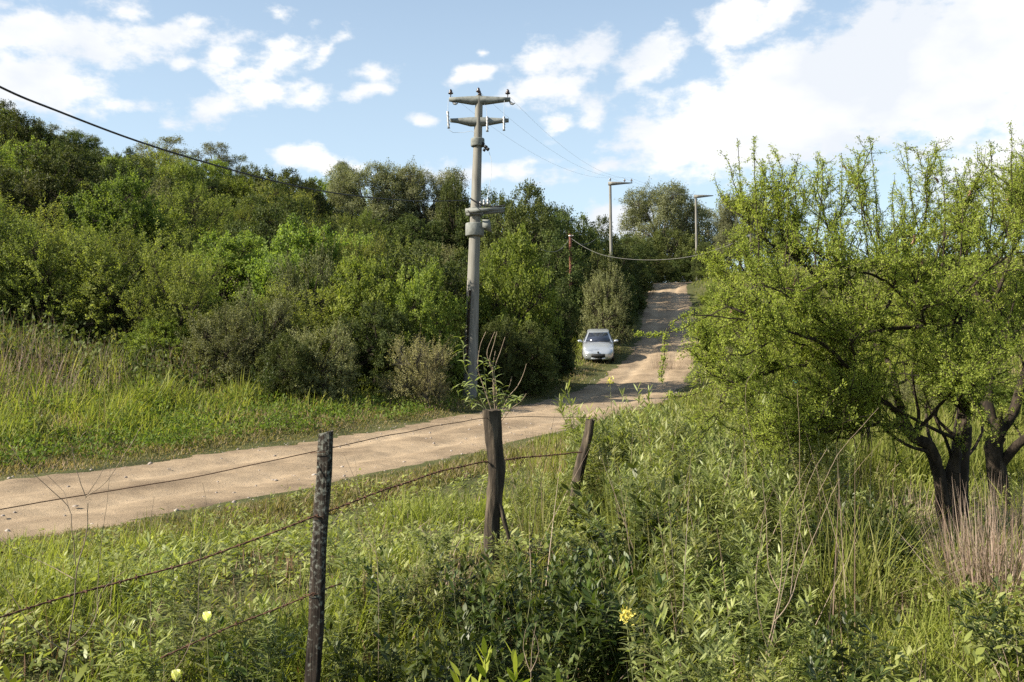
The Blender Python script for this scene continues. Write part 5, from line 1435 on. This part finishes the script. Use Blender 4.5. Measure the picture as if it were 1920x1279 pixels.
stalks('dry_weed', 'tall thin brown stalks standing at the right of the bottom centre', 'dry plant', [
    ([(1435, 1290, 0), (1440, 1220, 0), (1452, 1165, 0), (1462, 1110, 0), (1465, 1040, 0), (1460, 960, 0)], .008, .003), ([(1452, 1165, 0), (1480, 1130, 0), (1500, 1070, .1), (1530, 990, .1), (1570, 900, .1)], .005, .002),
    ([(1462, 1110, 0), (1440, 1060, .1), (1435, 980, .1), (1430, 900, .1)], .004, .002), ([(1480, 1130, 0), (1490, 1060, .2), (1500, 980, .2), (1515, 900, .2), (1550, 840, .2)], .004, .002),
    ([(1440, 1220, 0), (1420, 1170, -.1), (1410, 1080, -.1), (1425, 1000, -.1)], .004, .002)], 5.0)
stalks('dry_weed', 'pale slanting dry stalks in the weeds under the thorn tree', 'dry plant', [
    ([(1500, 1010, 0), (1530, 930, 0), (1570, 850, 0), (1610, 800, 0), (1640, 765, 0)], .005, .0025), ([(1500, 1010, 0), (1500, 900, .1), (1498, 800, .1), (1495, 725, .1)], .004, .002), ([(1500, 1010, 0), (1420, 850, -.1), (1395, 740, -.1), (1415, 690, -.1)], .004, .002)], 7.4)
stalks('dry_weed', 'short pale dry tuft at the bottom centre beside the lime weeds', 'dry plant', [([(995, 1260, 0), (1000, 1210, 0), (1010, 1165, 0)], .004, .002), ([(995, 1260, 0), (980, 1215, .05), (985, 1180, .05)], .004, .002), ([(995, 1260, 0), (1012, 1220, 0), (1000, 1180, 0)], .004, .002)], 4.9)
stalks('dry_twig', 'pale twig lying on the clearing at lower right', 'branch', [([(1780, 1135, 0), (1830, 1133, 0), (1870, 1125, .1)], .005, .003)], 5.8)


def sprout():
    """weed behind the gnarled post: leafy shoots and bare arching stalks fanning out above the post top"""
    D = 7.62; b = P(932, 790, D); z = gz(b.x, D); base = Vector((b.x, D + .05, z)); root = empty('tall_weed', base)
    tag(root, 'weed fanning out above the gnarled post with leafy shoots and bare stalks', 'weed'); st = MB(); br = MB(); lf = MB(); org = (932, 800, 0)
    tube(st, [Vector((0, .05, -.1)), Vector((.01, .06, .4)), P(932, 800, D) - base], [.012, .01, .008], 6)
    def ln_(pts): return smooth_line([P(a, c, D + dz) - base for a, c, dz in [org] + pts], .03)
    leafy = [[(905, 755, 0), (890, 720, 0), (872, 690, 0), (868, 650, 0), (862, 632, 0)], [(915, 745, .05), (910, 715, .05), (908, 690, .05), (903, 668, .05)], [(928, 750, 0), (930, 720, 0), (925, 690, 0), (918, 670, 0)], [(880, 745, .1), (870, 725, .1), (862, 720, .1), (856, 735, .1)], [(950, 765, -.05), (965, 750, -.05), (972, 745, -.05)], [(940, 750, .1), (945, 738, .1), (938, 728, .1)]]
    for L in leafy:
        c = ln_(L); tube(st, c, np.linspace(.005, .0015, len(c)), 4); n = 34; s = RNG.uniform(.35, 1, n); idx = s * (len(c) - 1)
        p = np.stack([np.interp(idx, np.arange(len(c)), c[:, i]) for i in range(3)], 1); a = np.arange(n) * 2.4
        d = nrm(np.stack([np.cos(a), np.sin(a), .5 + RNG.normal(size=n) * .4], 1)); q = RNG.uniform(.06, .10, n)
        blades(lf, p, d, q, q * .17, 1.0, .4 + .5 * RNG.random(n), prof=(.2, .9, 1, .7, .06))
    for L in [[(905, 720, 0), (896, 690, 0), (900, 650, 0), (911, 622, 0)], [(925, 700, 0), (913, 665, 0), (920, 640, 0), (928, 622, 0)], [(930, 720, .1), (918, 680, .1), (926, 645, .1), (932, 622, .1)], [(926, 730, 0), (928, 690, 0), (938, 660, 0), (947, 632, 0)], [(950, 750, 0), (970, 725, 0), (982, 700, 0), (987, 682, 0)], [(945, 745, .1), (955, 725, .1), (960, 705, .1)], [(960, 765, 0), (975, 755, 0), (987, 738, 0)], [(925, 735, 0), (924, 690, .05), (929, 658, .05)]]:
        c = ln_(L); tube(br, c, np.linspace(.0045, .002, len(c)), 4)
    lf.build('foliage', M['willow'], root); st.build('stem', M['stem'], root); br.build('bare_stalks', M['twig'], root)


sprout()


def straw_clump(name, px, y, D, n, h, r, label, lean=.25, cat='dry grass'):
    p = P(px, y, D); z = gz(p.x, D); root = empty(name, (p.x, D, z)); tag(root, label, cat); mb = MB()
    a = RNG.uniform(0, 6.28, n); q = r * RNG.random(n) ** .5; base = np.stack([np.cos(a) * q, np.sin(a) * q, np.full(n, -.03)], 1)
    d = nrm(np.stack([np.cos(a) * q / r * lean, np.sin(a) * q / r * lean, np.ones(n)], 1) + RNG.normal(size=(n, 3)) * .17)
    blades(mb, base, d, h * RNG.uniform(.45, 1.05, n), RNG.uniform(.003, .008, n), np.where(RNG.random(n) < .25, RNG.uniform(.6, 2.2, n), RNG.uniform(0, .35, n)), RNG.random(n), prof=(1, 1, .8, .5, .1))
    mb.build('blades', M['straw'], root); return root


straw_clump('dry_grass_clump', 1865, 1060, 6.6, 520, .85, .30, 'big clump of pinkish dry straw at the right edge', .2)
straw_clump('dry_grass_clump', 1800, 1000, 7.6, 150, .6, .25, 'dry straw clump right behind the big thorn trunk')
straw_clump('dry_grass_clump', 1720, 940, 9.6, 130, .6, .35, 'dry straw hanging in shade left of the big thorn trunk')
straw_clump('dry_grass_clump', 1905, 960, 9.2, 200, .7, .35, 'dry straw around the second thorn trunk')
straw_clump('dry_grass_clump', 1600, 910, 12.0, 90, .6, .5, 'dry straw around the short brown trunk farther back')
straw_clump('dry_grass_clump', 830, 1010, 7.0, 170, .45, .22, 'brown dry tuft left of the gnarled post base')
straw_clump('dry_grass_clump', 1250, 640, 48, 300, 1.0, .8, 'dry grass tuft on the bank right of the upper road')
straw_clump('dry_grass_clump', 1330, 600, 52, 300, 1.1, .8, 'second dry tuft higher on the bank right of the upper road')
c_ = MB(); p_ = P(1490, 716, 8.7)
ang = np.linspace(0, 6.28, 9)[:-1]
for k, (r_, zz) in enumerate(((.028, 0),)):
    vv = np.array([(math.cos(t) * .028 * (1 + .4 * math.sin(t * 3)), .012 * math.sin(t * 2), math.sin(t) * .018 * (1 + .4 * math.cos(t * 2))) for t in ang])
    v2 = np.vstack([vv, vv * .7 + np.array([.004, .02, .006]), [[0, -.012, .004]], [[0, .03, 0]]])
    c_.add(v2 + np.array(tuple(p_)), np.array([[i, (i + 1) % 8, 8 + (i + 1) % 8, 8 + i] for i in range(8)]))
    c_.add(v2 + np.array(tuple(p_)), np.array([[(i + 1) % 8, i, 16] for i in range(8)] + [[8 + i, 8 + (i + 1) % 8, 17] for i in range(8)]))
tag(c_.build('plastic_scrap', solid('turquoise_plastic', [(.04, .42, .45), (.08, .55, .55)], rough=.4)), 'tiny turquoise plastic scrap caught on the tallest weed', 'litter')

# ------------------------------------------------------------------ grass and ground herbs (uncountable)
RNG = np.random.default_rng(41)


def scatter(n, D0, D1, px0, px1, power=1.0):
    """points thinning out with distance (density per metre falls, as small things far away do not show)"""
    u = RNG.random(n)
    D = D0 * (D1 / D0) ** u if power == 1.0 else (D0 ** (1 - power) + u * (D1 ** (1 - power) - D0 ** (1 - power))) ** (1 / (1 - power))
    px = RNG.uniform(px0, px1, n); x = (px - 960) / F * D
    d, s, zr, hw, yr = road_info(x, D)
    return x, D, d - hw, s, d


def put_blades(mb, x, y, hgt, wid, lean=.5, bend=(.2, 1.0), a=None, prof=(1, .9, .6, .06)):
    n = len(x); z = ground(x, y) - .02
    d = nrm(np.stack([RNG.normal(size=n) * lean * .6, RNG.normal(size=n) * lean * .6, np.ones(n)], 1))
    blades(mb, np.stack([x, y, z], 1), d, hgt, wid, RNG.uniform(*bend, n), RNG.random(n) if a is None else a, prof)


def clump(x, y, s, seed): return vnoise(x * s, y * s, seed) * .65 + vnoise(x * s * 2.7, y * s * 2.7, seed + 1) * .35


# near bank, camera side of the road
mb = MB(); ms = MB()
x, y, e, s, d = scatter(195000, 2.6, 26, -520, 2420, 1.35)
c = clump(x, y, .9, 51); edge = np.clip(e / 1.6, 0, 1)
ok = ((s < 0) & (e > -.25 + .5 * vnoise(x * 2, y * 2, 57)) & (RNG.random(len(x)) < .25 + .75 * np.clip((c - .2) * 2.2, 0, 1)))
x, y, e, c, edge = x[ok], y[ok], e[ok], c[ok], edge[ok]
hol = np.exp(-(((x - .05) / 1.25) ** 2 + ((y - 5.7) / 1.0) ** 2)); ok2 = RNG.random(len(x)) > .96 * hol ** .7; x, y, e, c, edge = x[ok2], y[ok2], e[ok2], c[ok2], edge[ok2]
clear = np.exp(-(((x - 2.1) / .75) ** 2 + ((y - 5.2) / 1.1) ** 2))
h = (.06 + .42 * np.clip(c - .15, 0, 1) * edge + .06 * RNG.random(len(x))) * (1 - .55 * clear) * RNG.uniform(.6, 1.25, len(x)); sel = RNG.random(len(x)) < .35 + .3 * edge
kind = c + RNG.normal(size=len(x)) * .12
lush = kind > .46
put_blades(mb, x[lush], y[lush], h[lush] * 1.15, RNG.uniform(.005, .011, lush.sum()) * (1 + y[lush] / 22), .7, (.3, 1.5), np.clip(.1 + .5 * RNG.random(lush.sum()) + .15 * RNG.random(lush.sum()) ** 3, 0, 1))
put_blades(ms, x[~lush], y[~lush], h[~lush] * .8, RNG.uniform(.004, .009, (~lush).sum()) * (1 + y[~lush] / 22), .8, (.1, 1.1))
tag(mb.build('grass', M['grass']), 'bright green grass growing between the fence and the road', 'grass', kind='stuff')
tag(ms.build('short_grass', M['grass_short']), 'short yellowish grass on the near bank and road edge', 'grass', kind='stuff')

# ragged fringe where plants creep into the road, both sides
for nm, sg, D0, D1, n_, lab_ in (('road_fringe', -1, 7, 40, 42000, 'ragged low growth creeping onto the near road edge'), ('far_road_fringe', 1, 9, 70, 52000, 'ragged low growth creeping onto the far road edge')):
    mb = MB(); x, y, e, s, d = scatter(n_ * 6, D0, D1, -420, 1420, 1.0)
    lim = -.55 + 1.0 * vnoise(x * .8, y * .8, 91 + sg) - .35 * vnoise(x * 3.1, y * 3.1, 93)
    ok = (s * sg > 0) & (e > lim) & (e < 1.7); x, y, e = x[ok], y[ok], e[ok]
    hh = (.035 + .10 * np.clip(e + .4, 0, 1.4) * (.4 + clump(x, y, 1.5, 95))) * RNG.uniform(.6, 1.4, len(x))
    put_blades(mb, x, y, hh, RNG.uniform(.006, .014, len(x)) * (1 + y / 25), .9, (.1, 1.2), np.clip(RNG.random(len(x)) * .9, 0, 1))
    tag(mb.build(nm, M['grass_short']), lab_, 'grass', kind='stuff')

# tall soft grass standing among the weeds of the thicket
mb = MB(); x, y, e, s, d = scatter(5200, 6.2, 13, 980, 1660, 1.0); c = clump(x, y, 1.3, 97); pxx = 960 + x / y * F; ok = (s < 0) & (e > 1.5) & (c > .45) & ~((pxx > 1030) & (pxx < 1140) & (y < 10.4)); x, y, c = x[ok], y[ok], c[ok]
put_blades(mb, x, y, RNG.uniform(.4, .85, len(x)) * (.5 + c), RNG.uniform(.006, .012, len(x)), .5, (.2, 1.4), np.clip(.25 + .6 * RNG.random(len(x)), 0, 1), prof=(.8, 1, .8, .5, .06))
tag(mb.build('tall_grass', M['grass']), 'tall soft green grass standing among the weeds of the thicket', 'grass', kind='stuff')

# low broad-leaved herbs near the camera
mb = MB()
x, y, e, s, d = scatter(12800, 2.8, 15, -500, 2400, 1.3)
hol = np.exp(-(((x - .1) / 1.0) ** 2 + ((y - 5.6) / .9) ** 2)); c = clump(x, y, .8, 61); ok = (s < 0) & (RNG.random(len(x)) > .97 * hol ** .7) & (e > .7) & (RNG.random(len(x)) < np.clip((c - .22) * 2.4, 0.05, 1)); x, y, c = x[ok], y[ok], c[ok]
per = 16; n = len(x); z = ground(x, y); hh = RNG.uniform(.06, .26, n)
bp = np.repeat(np.stack([x, y, z], 1), per, 0); t = RNG.random(n * per); bp[:, 2] += t * np.repeat(hh, per); bp[:, :2] += RNG.normal(size=(n * per, 2)) * .05
a = RNG.uniform(0, 6.28, n * per); dd = nrm(np.stack([np.cos(a), np.sin(a), .3 + .8 * t], 1)); L = RNG.uniform(.03, .09, n * per)
blades(mb, bp, dd, L, L * np.repeat(RNG.uniform(.2, .5, n), per), RNG.uniform(.2, 1.0, n * per), np.clip(np.repeat(RNG.random(n), per) * .5 + .35 * t + .2 * RNG.random(n * per), 0, 1), prof=(.25, 1, .8, .08))
tag(mb.build('ground_herbs', M['willow']), 'low leafy herbs mixed into the near grass', 'herbs', kind='stuff')

# dead stems and litter between the near plants
mb = MB()
x, y, e, s, d = scatter(5000, 2.8, 16, -500, 2400, 1.3); ok = (s < 0) & (e > .5); x, y = x[ok], y[ok]
put_blades(mb, x, y, RNG.uniform(.12, .5, len(x)), RNG.uniform(.003, .006, len(x)), 1.0, (0, .8), RNG.random(len(x)))
x, y, e, s, d = scatter(1500, 5.5, 12, 960, 1640, 1.0); pxx = 960 + x / y * F; ok = (s < 0) & (e > 2) & ~((pxx > 1030) & (pxx < 1150) & (y < 10.5)); x, y = x[ok][:190], y[ok][:190]
put_blades(mb, x, y, RNG.uniform(.6, 1.45, len(x)), RNG.uniform(.004, .007, len(x)), .35, (0, .5), RNG.random(len(x)))
tag(mb.build('dead_grass', M['straw']), 'dead straw coloured stems scattered through the near grass', 'dry grass', kind='stuff')

# brown seed spikes low in the near grass
mb = MB()
x, y, e, s, d = scatter(2600, 3.4, 9, -120, 1250, 1.3); c = clump(x, y, 1.1, 67); ok = (s < 0) & (e > .8) & (c > .5); x, y = x[ok], y[ok]
put_blades(mb, x, y, RNG.uniform(.10, .26, len(x)), RNG.uniform(.008, .014, len(x)), .25, (0, .2), RNG.random(len(x)), prof=(.3, 1, 1, .25))
tag(mb.build('seed_spikes', M['spikes']), 'short brownish seed spikes in the near grass', 'seed heads', kind='stuff')

# far verge, left of the road
mb = MB(); ms = MB(); md = MB(); mh = MB()
x, y, e, s, d = scatter(175000, 9, 80, -400, 1240, .6)
ok = (s > 0) & (e > -.3 + .6 * vnoise(x * 1.5, y * 1.5, 71)) & (e < 15); x, y, e = x[ok], y[ok], e[ok]; n = len(x)
c = clump(x, y, .45, 73)
c3 = vnoise(x * 1.1, y * 1.1, 79); h = (.08 + .24 * np.clip(e / 2.5, 0, 1) * (.4 + c3) + .75 * np.clip((e - 1.8) / 4, 0, 1) * c * (.35 + c3)) * RNG.uniform(.6, 1.25, n)
cc = c + RNG.normal(size=n) * .10
dry = (e > 5.6) & (cc > .38) & (x < -4.2) & (RNG.random(n) < .42)
short = ~dry & ((e < 1.2) | (cc < .36)); lush = ~dry & ~short
k = 1 + y / 45
put_blades(mb, x[lush], y[lush], h[lush] * 1.2, RNG.uniform(.012, .022, lush.sum()) * k[lush], .6, (.3, 1.3), np.clip(.15 + .55 * RNG.random(lush.sum()), 0, 1))
put_blades(ms, x[short], y[short], h[short], RNG.uniform(.010, .018, short.sum()) * k[short], .8, (.2, 1.1))
hd = RNG.uniform(.7, 1.35, dry.sum()) * np.clip((e[dry] - 4) / 3, .4, 1)
put_blades(md, x[dry], y[dry], hd, RNG.uniform(.010, .018, dry.sum()), .35, (.0, .6), None, prof=(.8, .8, .7, .5, .1))
tag(mb.build('verge_grass', M['grass']), 'lush green grass on the far verge of the road', 'grass', kind='stuff')
tag(ms.build('verge_short_grass', M['grass_short']), 'short dull grass and herbs along the far road edge', 'grass', kind='stuff')
tag(md.build('dry_grass', M['straw']), 'tall pinkish dry grass in front of the thorn trees at left', 'dry grass', kind='stuff')
x, y, e, s, d = scatter(10500, 10, 45, -400, 1240, .6); c = clump(x, y, .5, 77); ok = (s > 0) & (e > .5) & (e < 9) & (c > .4); x, y, e = x[ok], y[ok], e[ok]; n = len(x); per = 18
z = ground(x, y); hh = RNG.uniform(.1, .35, n) + .4 * np.clip((e - 2) / 5, 0, 1) * RNG.random(n)
bp = np.repeat(np.stack([x, y, z], 1), per, 0); t = RNG.random(n * per); bp[:, 2] += t * np.repeat(hh, per); bp[:, :2] += RNG.normal(size=(n * per, 2)) * .12
dd = rdir(n * per, .4); L = RNG.uniform(.05, .11, n * per)
leaf_cards(mh, bp, dd, rdir(n * per, .8), L, L * .5, np.clip(np.repeat(RNG.random(n), per) * .55 + .4 * t, 0, 1))
tag(mh.build('verge_herbs', M['herb']), 'leafy herbs in the grass of the far verge', 'herbs', kind='stuff')

# field on the right, beyond the thicket, and banks of the upper road
mb = MB(); ms = MB()
x, y, e, s, d = scatter(115000, 12, 110, 1000, 2400, .9); ok = (s < 0) & (e > -.1 + .5 * vnoise(x, y, 81)); x, y, e = x[ok], y[ok], e[ok]; n = len(x); c = clump(x, y, .35, 83)
h = (.12 + .6 * c * np.clip(e / 2, .15, 1)) * RNG.uniform(.6, 1.2, n); k = 1 + y / 35; l_ = c + RNG.normal(size=n) * .1 > .44
put_blades(mb, x[l_], y[l_], h[l_] * 1.2, RNG.uniform(.012, .022, l_.sum()) * k[l_], .6, (.2, 1.2), np.clip(.2 + .6 * RNG.random(l_.sum()), 0, 1))
put_blades(ms, x[~l_], y[~l_], h[~l_], RNG.uniform(.010, .02, (~l_).sum()) * k[~l_], .7, (.1, 1.0))
tag(mb.build('field_grass', M['grass']), 'long green grass in the field behind the thorn trees', 'grass', kind='stuff')
tag(ms.build('field_short_grass', M['grass_short']), 'yellowish short grass in the field and on the right road bank', 'grass', kind='stuff')

# undergrowth beneath the hillside trees
mb = MB()
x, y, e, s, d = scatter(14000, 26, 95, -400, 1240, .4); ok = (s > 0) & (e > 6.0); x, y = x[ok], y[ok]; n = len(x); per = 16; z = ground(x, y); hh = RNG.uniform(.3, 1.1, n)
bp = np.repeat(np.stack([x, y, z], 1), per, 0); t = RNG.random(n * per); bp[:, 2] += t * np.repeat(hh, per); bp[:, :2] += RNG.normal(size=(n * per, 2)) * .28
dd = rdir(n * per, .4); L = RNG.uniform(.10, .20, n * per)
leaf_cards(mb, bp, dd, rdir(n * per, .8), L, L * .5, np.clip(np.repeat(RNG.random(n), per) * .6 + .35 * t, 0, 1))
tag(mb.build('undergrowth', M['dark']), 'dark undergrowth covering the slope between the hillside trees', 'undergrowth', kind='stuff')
for lst in WP.values():
    for o in lst:
        if o.location.length < .01:
            for ch in list(o.children): bpy.data.objects.remove(ch)
            bpy.data.objects.remove(o)
for o in list(bpy.data.objects):
    for key in ('_h', '_r'):
        if key in o: del o[key]
